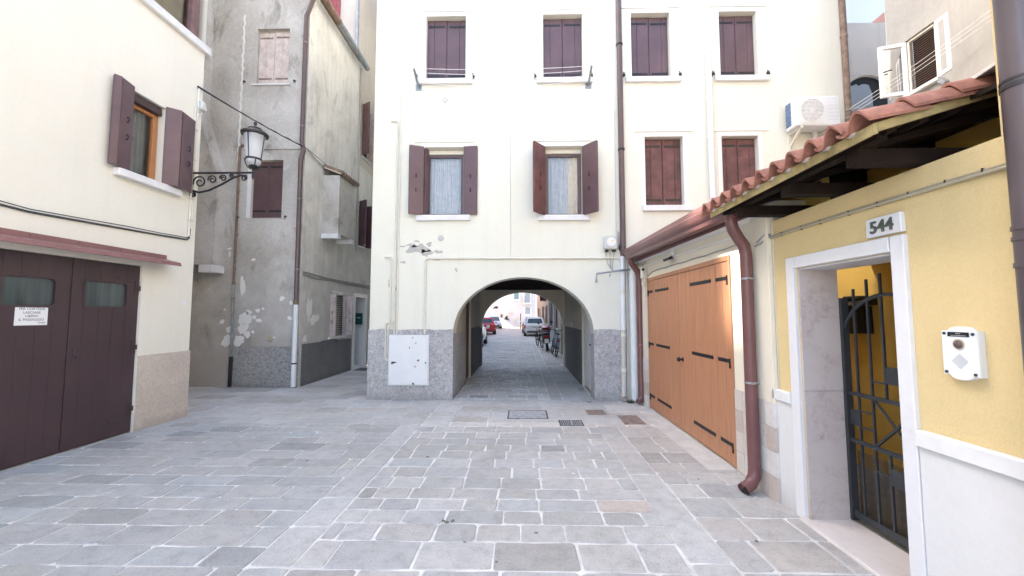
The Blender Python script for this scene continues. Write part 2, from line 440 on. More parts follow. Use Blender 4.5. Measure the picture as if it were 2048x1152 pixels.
def thing(name, loc, label, cat, group=None):
    o = bpy.data.objects.new(name, None); o.empty_display_size = 0.1
    o.location = loc; col.objects.link(o)
    return tag(o, label, cat, group)
def copy_tree(o, parent=None):
    c = o.copy(); col.objects.link(c)
    if parent is not None: c.parent = parent
    for ch in o.children: copy_tree(ch, c)
    return c
def text_part(name, body, size, origin, right, up, out, mat, parent, depth=0.001, bold=0.0, align='CENTER', sx=1.0):
    cu = bpy.data.curves.new('lettering', 'FONT'); cu.body = body; cu.size = size
    cu.extrude = depth / 2; cu.offset = bold; cu.align_x = align; cu.resolution_u = 3
    t = bpy.data.objects.new('lettering', cu); col.objects.link(t)
    dg = bpy.context.evaluated_depsgraph_get(); dg.update()
    me = bpy.data.meshes.new_from_object(t.evaluated_get(dg))
    col.objects.unlink(t); bpy.data.objects.remove(t); bpy.data.curves.remove(cu)
    right, up, out = Vector(right), Vector(up), Vector(out); o = Vector(origin)
    org = parent_origin(parent)
    for v in me.vertices:
        v.co = o + right * v.co.x * sx + up * v.co.y + out * (v.co.z + depth / 2) - org
    me.materials.clear(); me.materials.append(MATS[mat]); me.name = name
    ob = bpy.data.objects.new(name, me); col.objects.link(ob); ob.parent = parent
    return ob
def blob(cx, cz, rx, rz, n=18, rough=0.35, seed=0):
    rnd = random.Random(seed); ph = [rnd.uniform(0, 6.28) for _ in range(4)]
    return [(cx + rx * math.cos(a) * (1 + rough * (.5 * math.sin(2 * a + ph[0]) + .35 * math.sin(3 * a + ph[1]) + .3 * math.sin(5 * a + ph[2]) + .2 * math.sin(8 * a + ph[3]))),
             cz + rz * math.sin(a) * (1 + rough * (.5 * math.sin(2 * a + ph[0]) + .35 * math.sin(3 * a + ph[1]) + .3 * math.sin(5 * a + ph[2]) + .2 * math.sin(8 * a + ph[3]))))
            for a in [2 * math.pi * i / n for i in range(n)]]

def shutter(parent, a, b, out, z0, z1, mat, splits=(0.34,), straps=(0.1, 0.9), iron='iron_lamp', hook=False, strap_span=(0.06, 0.9), label=None):
    """one shutter leaf standing between plan points a (hinge) and b, its boarded face towards out"""
    a = Vector((a[0], a[1], 0)); b = Vector((b[0], b[1], 0)); d = b - a; w = d.length; d.normalize()
    out = Vector((out[0], out[1], 0)); out = (out - d * out.dot(d)).normalized()
    up = Vector((0, 0, 1))
    root = MB().obox(a + up * (z0 + .012), d * w, out * -0.018, up * (z1 - z0 - .024)).build('shutter', mat, parent)
    if label: root['label'] = label
    es = [0.0, *splits, 1.0]
    for i in range(len(es) - 1):
        u0, u1 = es[i] * w + .0025, es[i + 1] * w - .0025
        th = 0.016 + random.uniform(-.0015, .0015); c = .004
        p0 = a + d * u0 + up * z0; L = u1 - u0; H = z1 - z0
        pl = [p0, p0 + d * L, p0 + d * L + up * H, p0 + up * H]
        tp = [p0 + d * c + up * c, p0 + d * (L - c) + up * c, p0 + d * (L - c) + up * (H - c), p0 + d * c + up * (H - c)]
        mb = MB().add(pl + [q + out * (th - c) for q in pl] + [q + out * th for q in tp],
                      [(0, 1, 2, 3), (8, 9, 10, 11)] + [(i, (i + 1) % 4, 4 + (i + 1) % 4, 4 + i) for i in range(4)] + [(4 + i, 4 + (i + 1) % 4, 8 + (i + 1) % 4, 8 + i) for i in range(4)])
        mb.build('plank', mat, root)
    for t in straps:
        zz = z0 + (z1 - z0) * t
        MB().obox(a + d * w * strap_span[0] + up * (zz - .02) + out * .017, d * w * (strap_span[1] - strap_span[0]), out * .006, up * .04).build('hinge', iron, root)
    if hook:
        mb = MB()
        for t in (0.36, 0.56):
            zz = z0 + (z1 - z0) * t; c0 = a + d * w * .52 + up * zz + out * .018
            mb.tube([c0 + up * .035, c0 + up * .03 + out * .02, c0 + out * .03, c0 - up * .03 + out * .02, c0 - up * .035], .007, 6)
        mb.build('latch', 'iron_black', root)
    return root

# ================================================================== ground and paving
gm = MB().quad((-400, -400, -0.06), (400, -400, -0.06), (400, 400, -0.06), (-400, 400, -0.06))
tag(gm.build('ground', 'concrete_pale'), kind='structure')
pm = MB()
for xr in ((-5.4, 2.3, -3.0, 7.7), (-12.0, -5.4, 6.2, 9.0), (-5.4, -2.8, 7.7, 22.0), (-1.45, 1.55, 7.7, 13.05), (-9.0, 2.2, 13.05, 56.0)):
    x0, x1, y0, y1 = xr
    nx, ny = max(1, int((x1 - x0) / .5)), max(1, int((y1 - y0) / .5))
    if y1 > 40: nx, ny = 20, 60
    g = [(x0 + (x1 - x0) * i / nx, y0 + (y1 - y0) * j / ny, -0.0055 + random.uniform(-.0012, .0012)) for j in range(ny + 1) for i in range(nx + 1)]
    pm.add(g, [(j * (nx + 1) + i, j * (nx + 1) + i + 1, (j + 1) * (nx + 1) + i + 1, (j + 1) * (nx + 1) + i) for j in range(ny) for i in range(nx)])
paving = tag(pm.build('paving', 'mortar'), kind='structure')

SLABS = []                                    # (x0, x1, y0, y1, tint)
def tint(base, spread, warm=0.0):
    v = base * (1 + random.uniform(-spread, spread)); w = random.gauss(warm, 0.014)
    return (v * (1 + w), v, v * (1.02 - w))
def rows(x0, x1, ys, lmin, lmax, base, spread, warm=0.0, gap=0.017, special=0.0):
    for ya, yb in zip(ys, ys[1:]):
        x = x0 - random.uniform(0, lmax * .7)
        while x < x1 - .02:
            L = random.uniform(lmin, lmax)
            xa, xb = max(x, x0), min(x + L, x1)
            if x1 - xb < lmin * .45: xb = x1
            if xb - xa > .07:
                t = tint(base, spread, warm)
                if random.random() < special: t = (t[0] * 1.10, t[1] * .96, t[2] * .88)
                if random.random() < 0.11: t = tuple(c * .83 for c in t)
                SLABS.append((xa + gap / 2, xb - gap / 2, ya + gap / 2, yb - gap / 2, t))
            x = xb if xb == x1 else x + L
            if xb == x1: break
def cuts(y0, y1, lo, hi):
    ys = [y0]
    while ys[-1] < y1 - lo * .6: ys.append(ys[-1] + random.uniform(lo, hi))
    ys[-1] = y1
    return ys
def column(x0, x1, y0, y1, lmin, lmax, base, spread, gap=0.017, warm=0.0):
    ys = cuts(y0, y1, lmin, lmax)
    for ya, yb in zip(ys, ys[1:]):
        SLABS.append((x0 + gap / 2, x1 - gap / 2, ya + gap / 2, yb - gap / 2, tint(base, spread, warm)))
CY = [0.8, 1.12, 1.44, 1.72, 2.0, 2.30, 2.62, 2.94, 3.18, 3.39, 3.6, 3.81, 4.06, 4.33, 4.58, 4.83, 5.06, 5.31, 5.58, 5.86]
rows(-1.46, 1.07, CY[:8], .40, .58, .40, .07, gap=.018)
rows(-1.46, 1.09, CY[7:], .27, .50, .385, .11, special=.03, gap=.018)
column(-1.75, -1.46, .8, 5.95, .45, .8, .41, .06, .016)
column(1.08, 1.37, .8, 5.9, .5, .9, .41, .06, .016)
rows(1.37, 2.22, cuts(.8, 5.9, .27, .36), .3, .58, .40, .10, warm=.035, special=.01, gap=.016)
rows(-1.46, 1.9, [5.86, 6.1], .35, .62, .48, .05, warm=.03, gap=.03)
rows(-5.31, -1.75, cuts(.8, 5.95, .21, .27), .34, .62, .375, .06, warm=-.01, gap=.014)
rows(-5.31, -1.46, cuts(5.95, 7.66, .26, .36), .4, .75, .42, .07, gap=.012)
rows(-1.46, 2.2, cuts(6.1, 7.66, .30, .40), .45, .9, .46, .05, warm=.01, gap=.010)
rows(-9.0, -5.31, cuts(6.3, 8.84, .3, .4), .4, .8, .42, .07, gap=.012)
rows(-5.3, -2.91, [7.66, 7.95, 8.25, 8.55, 8.84], .5, .9, .44, .06, gap=.010)
rows(-4.95, -2.91, cuts(8.84, 20, .3, .42), .5, .95, .44, .06, gap=.010)
rows(-1.28, .55, cuts(7.66, 13.0, .17, .24), .2, .42, .44, .24, gap=.03)
column(.55, .80, 7.66, 13.0, .5, .9, .40, .1, .018)
rows(.80, 1.37, cuts(7.66, 13.0, .35, .5), .28, .6, .40, .1, gap=.012)
rows(-3.2, .55, cuts(13.0, 24.0, .22, .34), .35, .7, .36, .12, gap=.02)
column(.55, .80, 13.0, 24.0, .6, 1.0, .36, .1, .02)
rows(.80, 1.75, cuts(13.0, 24.0, .3, .45), .35, .7, .36, .12, gap=.02)
rows(-3.2, 1.75, cuts(24.0, 54.0, .5, .7), .6, 1.0, .40, .08, gap=.03)

def slab_geo(x0, x1, y0, y1, lift):
    """one worn flagstone: rounded corners, slightly crooked sides, softened arris"""
    w, d = x1 - x0, y1 - y0; r = min(.016, w * .1, d * .1) * random.uniform(.5, 1.4); j = lambda: random.uniform(-.0065, .0065)
    cx, cy = (x0 + x1) / 2, (y0 + y1) / 2
    hw, hd = w / 2, d / 2
    o = [(-hw + r, -hd), (j() * 6, -hd + j()), (hw - r, -hd), (hw, -hd + r), (hw, hd - r), (hw - r, hd), (j() * 6, hd + j()), (-hw + r, hd), (-hw, hd - r), (-hw, -hd + r)]
    o = [(a + j(), b + j()) for a, b in o]
    n = len(o); c = .006
    tx, ty = random.uniform(-.003, .003) / max(w, .2), random.uniform(-.003, .003) / max(d, .2)
    ins = [(a - c * (1 if a > 0 else -1), b - c * (1 if b > 0 else -1)) for a, b in o]
    v = [(a, b, -0.016) for a, b in o] + [(a, b, lift - .0035) for a, b in o] + [(a, b, lift + a * tx + b * ty) for a, b in ins]
    f = [tuple(range(2 * n, 3 * n))] + [(i, (i + 1) % n, n + (i + 1) % n, n + i) for i in range(n)] + [(n + i, n + (i + 1) % n, 2 * n + (i + 1) % n, 2 * n + i) for i in range(n)]
    return (cx, cy), v, f
def prominence(s):
    x, y = (s[0] + s[1]) / 2, (s[2] + s[3]) / 2
    if y < 2.35 or y > 7.66 or abs(x + .022 * y) > y * 1.36 or x > 2.3: return 0
    if x < -5.3: return 0
    return (s[1] - s[0]) * (s[3] - s[2]) / (y * y * math.hypot(x, y))
SLABS.sort(key=prominence, reverse=True)
def tint_mesh(me, tints):
    a = me.color_attributes.new('tint', 'FLOAT_COLOR', 'POINT')
    a.data.foreach_set('color', [c for t in tints for c in (*t, 1.0)])
rest_v, rest_f, rest_t = [], [], []
for i, (x0, x1, y0, y1, t) in enumerate(SLABS):
    (cx, cy), v, f = slab_geo(x0, x1, y0, y1, random.uniform(-.0015, .0035))
    if i < 300:
        me = bpy.data.meshes.new('paving_slab'); me.from_pydata(v, [], f); me.materials.append(MATS['paving_stone'])
        tint_mesh(me, [t] * len(v))
        o = bpy.data.objects.new('paving_slab', me); o.location = (cx, cy, 0); col.objects.link(o); o.parent = paving
    else:
        b = len(rest_v); rest_v += [(p[0] + cx, p[1] + cy, p[2]) for p in v]; rest_f += [tuple(q + b for q in g) for g in f]; rest_t += [t] * len(v)
me = bpy.data.meshes.new('paving_slab'); me.from_pydata(rest_v, [], rest_f); me.materials.append(MATS['paving_stone']); tint_mesh(me, rest_t)
o = bpy.data.objects.new('paving_slab', me); col.objects.link(o); o.parent = paving; o['kind'] = 'stuff'

# ================================================================== the house with the archway
FY = 7.65
arch_house = thing('house', (1.7, FY, 0), 'tall cream house with an arched passage through its ground floor', 'house')
OPW = [(-1.90, -1.10, 6.29, 7.61), (0.45, 1.23, 6.28, 7.61), (2.195, 2.96, 6.275, 7.61), (3.93, 4.66, 6.275, 7.61),
       (-1.885, -1.125, 3.54, 4.90), (0.475, 1.195, 3.53, 4.90), (2.416, 3.15, 3.705, 5.07), (3.90, 4.60, 3.71, 5.07)]
AX0, AX1, ASP, ATOP = -1.30, 1.385, 1.22, 2.325
ACX, AHW = (AX0 + AX1) / 2, (AX1 - AX0) / 2
def arch_pts(n=36, cx=ACX, hw=AHW, sp=ASP, top=ATOP):
    return [(cx - hw * math.cos(math.pi * i / n), sp + (top - sp) * math.sin(math.pi * i / n) ** .96) for i in range(n + 1)]
P = lambda u, v, d: (u, FY + d, v)
w = MB()
w.wall(P, -2.91, 6.30, 2.6, 12.6, [(*o, .14) for o in OPW])
w.wall(P, -2.91, AX0, 0, 2.6, []); w.wall(P, AX1, 6.30, 0, 2.6, [])
ap = arch_pts()
for (xa, za), (xb, zb) in zip(ap, ap[1:]):
    w.quad((xa, FY, za), (xb, FY, zb), (xb, FY, 2.6), (xa, FY, 2.6))
    w.quad((xa, FY, za), (xb, FY, zb), (xb, FY + .38, zb), (xa, FY + .38, za))
    w.quad((xa, FY + .38, za), (xb, FY + .38, zb), (xb, FY + .38, 2.6), (xa, FY + .38, 2.6))
for x in (AX0, AX1): w.quad((x, FY, 0), (x, FY, ASP), (x, FY + .38, ASP), (x, FY + .38, 0))
w.quad((-2.91, FY, 0), (-2.91, 13.0, 0), (-2.91, 13.0, 12.6), (-2.91, FY, 12.6))
w.quad((6.30, FY, 0), (6.30, 13.0, 0), (6.30, 13.0, 12.6), (6.30, FY, 12.6))
for x0, x1, z0, z1 in ((-2.91, -1.6, 0, 12.6), (1.7, 6.3, 0, 12.6), (-1.6, 1.7, 2.6, 12.6)):
    w.quad((x0, 13.0, z0), (x1, 13.0, z0), (x1, 13.0, z1), (x0, 13.0, z1))
w.quad((-2.91, FY, 2.62), (6.3, FY, 2.62), (6.3, 13, 2.62), (-2.91, 13, 2.62))
w.build('wall', 'cream_facade', arch_house)
rf = MB().prism([(-3.2, FY - .45, 12.6), (-3.2, 13.4, 12.6), (-3.2, 10.4, 14.0)], (9.8, 0, 0)).build('roof', 'terracotta', arch_house)
# roughcast base band in two pieces with the jambs of the arch
for x0, x1 in ((-2.925, AX0 - .002), (AX1 + .002, 1.99)):
    d = MB()
    n = max(4, int((x1 - x0) / .12)); m_ = 12
    top = lambda x: 1.325 + .008 * math.sin(x * 9) + .006 * math.sin(x * 23)
    for s_ in range(1):
        g = [(x0 + (x1 - x0) * i / n, FY - .016 - .004 * random.random(), top(x0 + (x1 - x0) * i / n) * j / m_) for j in range(m_ + 1) for i in range(n + 1)]
        d.add(g, [(j * (n + 1) + i, j * (n + 1) + i + 1, (j + 1) * (n + 1) + i + 1, (j + 1) * (n + 1) + i) for j in range(m_) for i in range(n)])
    for i in range(n):
        xa, xb = x0 + (x1 - x0) * i / n, x0 + (x1 - x0) * (i + 1) / n
        d.quad((xa, FY - .018, top(xa)), (xb, FY - .018, top(xb)), (xb, FY + .002, top(xb)), (xa, FY + .002, top(xa)))
    if x0 < -2:   # return round the outer corner into the alley
        d.quad((x0, FY - .018, 0), (x0, 13, 0), (x0, 13, 1.32), (x0, FY - .018, 1.32)); d.quad((x0, FY - .018, 1.32), (x0, 13, 1.32), (-2.9, 13, 1.32), (-2.9, FY, 1.32))
        d.quad((AX0 + .006, FY - .018, 0), (AX0 + .006, FY + 1.8, 0), (AX0 + .006, FY + 1.8, ASP + .02), (AX0 + .006, FY - .018, ASP + .02))
        d.quad((AX0 - .002, FY - .018, 0), (AX0 + .006, FY - .018, 0), (AX0 + .006, FY - .018, ASP + .1), (AX0 - .002, FY - .018, ASP + .1))
    else:
        d.quad((x1, FY - .018, 0), (x1, FY + .01, 0), (x1, FY + .01, 1.32), (x1, FY - .018, 1.32))
        d.quad((AX1 - .006, FY - .018, 0), (AX1 - .006, FY + .36, 0), (AX1 - .006, FY + .36, ASP + .02), (AX1 - .006, FY - .018, ASP + .02))
        d.quad((AX1 + .002, FY - .018, 0), (AX1 - .006, FY - .018, 0), (AX1 - .006, FY - .018, ASP + .1), (AX1 + .002, FY - .018, ASP + .1))
    d.build('base_band', 'roughcast_grey', arch_house)
# peeled patch and small losses
pk = MB()
for k, (cx, cz, rx, rz) in enumerate([(-1.99, 2.88, .17, .10), (-1.83, 2.80, .09, .075), (-2.12, 2.95, .10, .03), (-1.78, 2.97, .06, .035), (-1.60, 2.82, .07, .035), (-2.30, 2.93, .05, .018), (-2.42, 2.12, .03, .05), (-2.55, 2.2, .012, .07),
                                      (-2.02, 3.03, .05, .02), (-1.25, 2.47, .02, .04), (-2.28, 2.62, .04, .03), (-1.62, 2.66, .06, .012), (1.70, 2.36, .02, .03), (1.885, 3.0, .035, .22), (1.9, 2.86, .03, .08)]):
    pts = blob(cx, cz, rx, rz, 26, .55, k + 3)
    MB().prism([(x, FY - .0035, z) for x, z in pts], (0, .003, 0)).build('peeled_patch', 'peel_under', arch_house)
# windows: sill, surround, shutters
def facade_window(i, o, closed, sill_ext):
    x0, x1, z0, z1 = o
    win = MB()
    b = .085
    for (a, c, e, f) in ((x0 - b, x0 - .004, z0, z1 + b), (x1 + .004, x1 + b, z0, z1 + b), (x0 - .004, x1 + .004, z1 + .004, z1 + b)):
        win.box(a, c, FY - .008, FY + .004, e, f)
    win.box(x0 - .20, x1 + .20, FY - .022, FY + .004, z1 + b + .012, z1 + b + .026)
    wo = win.build('window', 'surround_paint', arch_house)
    s = MB().box(x0 - sill_ext[0], x1 + sill_ext[1], FY - .065, FY + .13, z0 - .115, z0 - .002, .008)
    s.build('sill', 'white_stone', wo)
    if closed:
        mat = 'brown_paint' if i < 4 else 'brown_paint_worn'
        xm = (x0 + x1) / 2; yy = FY + .125
        shutter(arch_house, (x0 + .006, yy), (xm - .003, yy), (0, -1), z0 + .004, z1 - .012 - random.uniform(0, .012), mat, (0.36,))
        shutter(arch_house, (x1 - .006, yy), (xm + .003, yy), (0, -1), z0 + .004, z1 - .012 - random.uniform(0, .012), mat, (0.34,))
    else:
        fr = MB(); y0 = FY + .135
        zt = z1 - .10
        for (a, c, e, f) in ((x0 + .004, x0 + .07, z0 + .004, zt), (x1 - .07, x1 - .004, z0 + .004, zt), (x0 + .07, x1 - .07, z0 + .004, z0 + .06), (x0 + .07, x1 - .07, zt - .06, zt)):
            fr.box(a, c, y0, y0 + .05, e, f, .006)
        fr.build('frame', 'pipe_brown', wo)
        MB().box(x0 + .004, x1 - .004, y0 - .012, y0 + .08, zt + .003, z1 - .003, .01).build('blind_box', 'cream_paint', wo)
        MB().quad((x0 + .07, y0 + .03, z0 + .06), (x1 - .07, y0 + .03, z0 + .06), (x1 - .07, y0 + .03, zt - .06), (x0 + .07, y0 + .03, zt - .06)).build('pane', 'clear_glass', wo)
        cu = MB(); n = 40; q = []
        for k in range(n + 1):
            x = x0 + .05 + (x1 - x0 - .10) * k / n
            q.append((x, y0 + .10 + .012 * math.sin(k * 1.9) + .006 * math.sin(k * .7)))
        for (xa, ya), (xb, yb) in zip(q, q[1:]): cu.quad((xa, ya, z0 + .02), (xb, yb, z0 + .02), (xb, yb, zt), (xa, ya, zt))
        cu.build('curtain', 'curtain', wo, smooth=60)
        MB().box(x0 - .05, x1 + .05, y0 + .14, y0 + .16, z0 - .05, z1 + .05).build('room_back', 'dark_interior', wo)
    hk = MB()
    for xx in (x0 - .165, x1 + .165):
        if closed and i < 4:
            hk.box(xx - .012, xx - .002, FY - .05, FY, z0 + .0, z0 + .07); hk.tube([(xx - .02, FY - .055, z0 + .085), (xx + .01, FY - .06, z0 - .01)], .009, 6); hk.tube([(xx + .008, FY - .055, z0 + .075), (xx + .022, FY - .06, z0 + .0)], .007, 6)
    if hk.v: hk.build('shutter_holder', 'iron_black', wo)
for i, o in enumerate(OPW):
    facade_window(i, o, i not in (4, 5), ((.15, .14) if i in (0, 4, 5) else (.13, .18)) if i != 6 else (.07, .14))
# open leaves of the two lived-in windows
Z0, Z1 = 3.535, 4.90
shutter(arch_house, (-1.90, FY - .03), (-2.165, FY - .13), (0, -1), Z0, Z1, 'brown_paint', (), (), hook=True)
shutter(arch_house, (-1.885, FY - .02), (-1.84, FY + .10), (1, -.2), Z0, Z1 - .02, 'brown_paint', (), ())
shutter(arch_house, (-1.12, FY - .02), (-.845, FY - .045), (0, -1), Z0, Z1, 'brown_paint', (), (), hook=True)
shutter(arch_house, (0.475, FY - .015), (0.24, FY - .31), (-.6, -1), Z0 - .02, Z1 - .02, 'brown_paint_worn', (), (), hook=True)
shutter(arch_house, (1.195, FY - .015), (1.435, FY - .31), (.6, -1), Z0 - .02, Z1 - .02, 'brown_paint', (), (), hook=True)
# round vent covers
for cx, cz in ((-1.504, 5.864), (-1.551, 3.09)):
    MB().lathe([(.056, 0), (.056, -.012), (.045, -.018), (.02, -.016)], (cx, FY, cz), 20, 'y').build('vent_cover', 'grey_plastic', arch_house, smooth=40)

# ------------------------------------------------------------------ passage interior (parts of the same house)
PX0, PX1, PY1 = AX0, AX1, 12.6
i_ = MB()
i_.wall(lambda u, v, d: (PX0 - d, u, v), FY + .38, PY1, 0, 2.42, [(9.45, 10.40, 0, 2.05, .12)])
i_.wall(lambda u, v, d: (PX1 + d, u, v), FY + .38, PY1, 0, 2.42, [(8.06, 9.18, 0, 1.95, .10)])
fp = arch_pts(30, .045, 1.30, 1.2, 2.325)
for yy in (PY1, PY1 + .4):
    for (xa, za), (xb, zb) in zip(fp, fp[1:]): i_.quad((xa, yy, za), (xb, yy, zb), (xb, yy, 2.6), (xa, yy, 2.6))
    i_.quad((-1.6, yy, 0), (-1.255, yy, 0), (-1.255, yy, 2.6), (-1.6, yy, 2.6)); i_.quad((1.345, yy, 0), (1.7, yy, 0), (1.7, yy, 2.6), (1.345, yy, 2.6))
for (xa, za), (xb, zb) in zip(fp, fp[1:]): i_.quad((xa, PY1, za), (xb, PY1, zb), (xb, PY1 + .4, zb), (xa, PY1 + .4, za))
for x in (-1.255, 1.345): i_.quad((x, PY1, 0), (x, PY1 + .4, 0), (x, PY1 + .4, 1.2), (x, PY1, 1.2))
i_.build('passage_wall', 'passage_plaster', arch_house)
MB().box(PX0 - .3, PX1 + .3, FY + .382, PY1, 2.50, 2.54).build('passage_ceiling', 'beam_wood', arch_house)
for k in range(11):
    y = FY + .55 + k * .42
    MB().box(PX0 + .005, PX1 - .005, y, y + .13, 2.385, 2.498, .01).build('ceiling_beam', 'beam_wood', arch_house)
for (y0, y1, x, sx) in ((10.42, PY1 - .004, PX0, 1), (9.2, PY1 - .004, PX1, -1)):
    MB().box(min(x, x + sx * .012), max(x, x + sx * .012), y0, y1, 0, 1.26, .004).build('passage_dado', 'passage_dado', arch_house)
MB().box(-1.33, -1.252, PY1 - .008, PY1 + .41, 0, 1.2, .003).build('passage_dado', 'passage_dado', arch_house)
MB().box(PX0 - .10, PX0 - .05, 9.47, 10.38, .03, 2.03, .008).build('door', 'post_wood', arch_house)
dr = MB().box(PX1 + .045, PX1 + .09, 8.08, 9.16, .04, 1.93, .008).build('door', 'white_paint', arch_house)
MB().lathe([(.02, 0), (.025, -.03), (.012, -.05)], (PX1 + .045, 8.2, 1.0), 10, 'x').build('handle', 'iron_lamp', dr, smooth=40)
MB().box(PX1 - .04, PX1 - .002, 10.7, 10.95, 1.28, 1.42, .006).build('letter_slot_box', 'grey_plastic', arch_house)

# ================================================================== left house
LX = -5.31
left_house = thing('house', (-5.8, 3.0, 0), 'cream house with brown double garage door and folding shutters on the left', 'house')
P = lambda u, v, d: (LX - d, u, v)
LW = (5.14, 5.68, 3.53, 4.68)
GD = (3.775, 5.465, 0.0, 2.285)
w = MB().wall(P, -3.0, 6.33, 0, 5.97, [(*LW, .30), (*GD, .05)])
w.quad((LX, 6.33, 0), (-11, 6.33, 0), (-11, 6.33, 10.6), (LX, 6.33, 10.6))
w.quad((LX, -3, 0), (-11, -3, 0), (-11, -3, 10.6), (LX, -3, 10.6))
w.quad((-11, -3, 0), (-11, 6.33, 0), (-11, 6.33, 10.6), (-11, -3, 10.6))
w.wall(P, -3.0, 2.6, 6.09, 8.5, []); w.wall(P, -3, 6.33, 8.3, 10.6, [])
w.quad((LX, -3, 8.3), (LX, 6.33, 8.3), (-5.8, 6.33, 8.3), (-5.8, -3, 8.3))
w.build('wall', 'cream_left', left_house)
MB().prism([(LX + .5, -3.2, 10.6), (LX + .5, 6.7, 10.6), (-8.2, 6.7, 12.2), (-8.2, -3.2, 12.2)], (0, 0, .15)).build('roof', 'terracotta', left_house)
MB().prism([(-11.3, -3.2, 10.6), (-11.3, 6.7, 10.6), (-8.2, 6.7, 12.2), (-8.2, -3.2, 12.2)], (0, 0, .15)).build('roof', 'terracotta', left_house)
MB().box(LX - .3, LX + .07, -3.0, 6.40, 5.972, 6.10, .012).build('ledge', 'white_stone', left_house)
# glazed veranda above the ledge
vr = MB()
for y in (2.62, 3.75, 4.9, 6.06): vr.box(LX - .16, LX - .02, y, y + .16, 6.102, 8.298, .01)
ver = vr.build('veranda_post', 'post_wood', left_house)
bl = MB(); n = 150
for k in range(n):
    z = 6.11 + k * .0146
    bl.quad((LX - .19, 2.7, z), (LX - .19, 6.1, z), (LX - .181, 6.1, z + .0145), (LX - .181, 2.7, z + .0145))
bl.build('blind', 'blind_beige', left_house)
MB().quad((LX - .1, 2.78, 6.11), (LX - .1, 6.06, 6.11), (LX - .1, 6.06, 8.3), (LX - .1, 2.78, 8.3)).build('pane', 'clear_glass', left_house)
# beige roughcast corner dado
d = MB(); n = 24
for i in range(n):
    y0, y1 = 5.475 + .87 * i / n, 5.475 + .87 * (i + 1) / n
    d.quad((LX + .014, y0, 0), (LX + .014, y1, 0), (LX + .014, y1, 1.035), (LX + .014, y0, 1.035))
d.quad((LX + .014, 5.475, 1.035), (LX + .014, 6.345, 1.035), (LX - .002, 6.345, 1.035), (LX - .002, 5.475, 1.035))
d.quad((LX + .014, 6.345, 0), (LX - 3, 6.345, 0), (LX - 3, 6.345, 1.035), (LX + .014, 6.345, 1.035))
d.quad((LX + .014, 5.475, 0), (LX - .04, 5.475, 0), (LX - .04, 5.475, 1.035), (LX + .014, 5.475, 1.035))
d.build('base_band', 'roughcast_beige', left_house)
# window
win = MB()
x = LX - .10
for (a, b, e, f) in ((5.145, 5.20, 3.535, 4.55), (5.615, 5.675, 3.535, 4.55), (5.20, 5.615, 3.535, 3.585), (5.20, 5.615, 4.50, 4.55)):
    win.box(x - .06, x, a, b, e, f, .006)
win.box(x - .04, x + .012, 5.585, 5.612, 3.586, 4.498, .005)
wo = win.build('window', 'frame_wood', left_house)
MB().box(x - .02, x + .06, 5.145, 5.675, 4.555, 4.675, .012).build('blind_box', 'garage_brown', wo)
MB().quad((x - .03, 5.2, 3.6), (x - .03, 5.6, 3.6), (x - .03, 5.6, 4.49), (x - .03, 5.2, 4.49)).build('pane', 'window_glass', wo)
cu = MB(); pr = None
for k in range(31):
    q = (x - .12 + .014 * math.sin(k * 1.7), 5.16 + .5 * k / 30)
    if pr: cu.quad((pr[0], pr[1], 3.54), (q[0], q[1], 3.54), (q[0], q[1], 4.6), (pr[0], pr[1], 4.6))
    pr = q
cu.build('curtain', 'curtain_grey', wo, smooth=60)
MB().box(x - .25, x - .23, 5.1, 5.72, 3.5, 4.7).build('room_back', 'dark_interior', wo)
MB().box(LX - .29, LX + .085, 4.97, 5.965, 3.425, 3.527, .01).build('sill', 'white_stone', left_house)
zA, zB = 3.535, 4.70
shutter(left_house, (LX + .035, 5.145), (LX + .085, 4.93), (1, 0), zA - .01, zB + .01, 'brown_paint', (), (), hook=True)
shutter(left_house, (LX + .10, 4.925), (LX + .06, 4.85), (1, .4), zA - .01, zB + .01, 'brown_paint', (), ())
shutter(left_house, (LX + .01, 5.665), (LX + .15, 5.80), (.7, -.7), zA - .01, zB + .005, 'brown_paint', (), ())
shutter(left_house, (LX + .135, 5.815), (LX + .075, 6.115), (1, 0), zA - .01, zB + .005, 'brown_paint', (), (), hook=True)
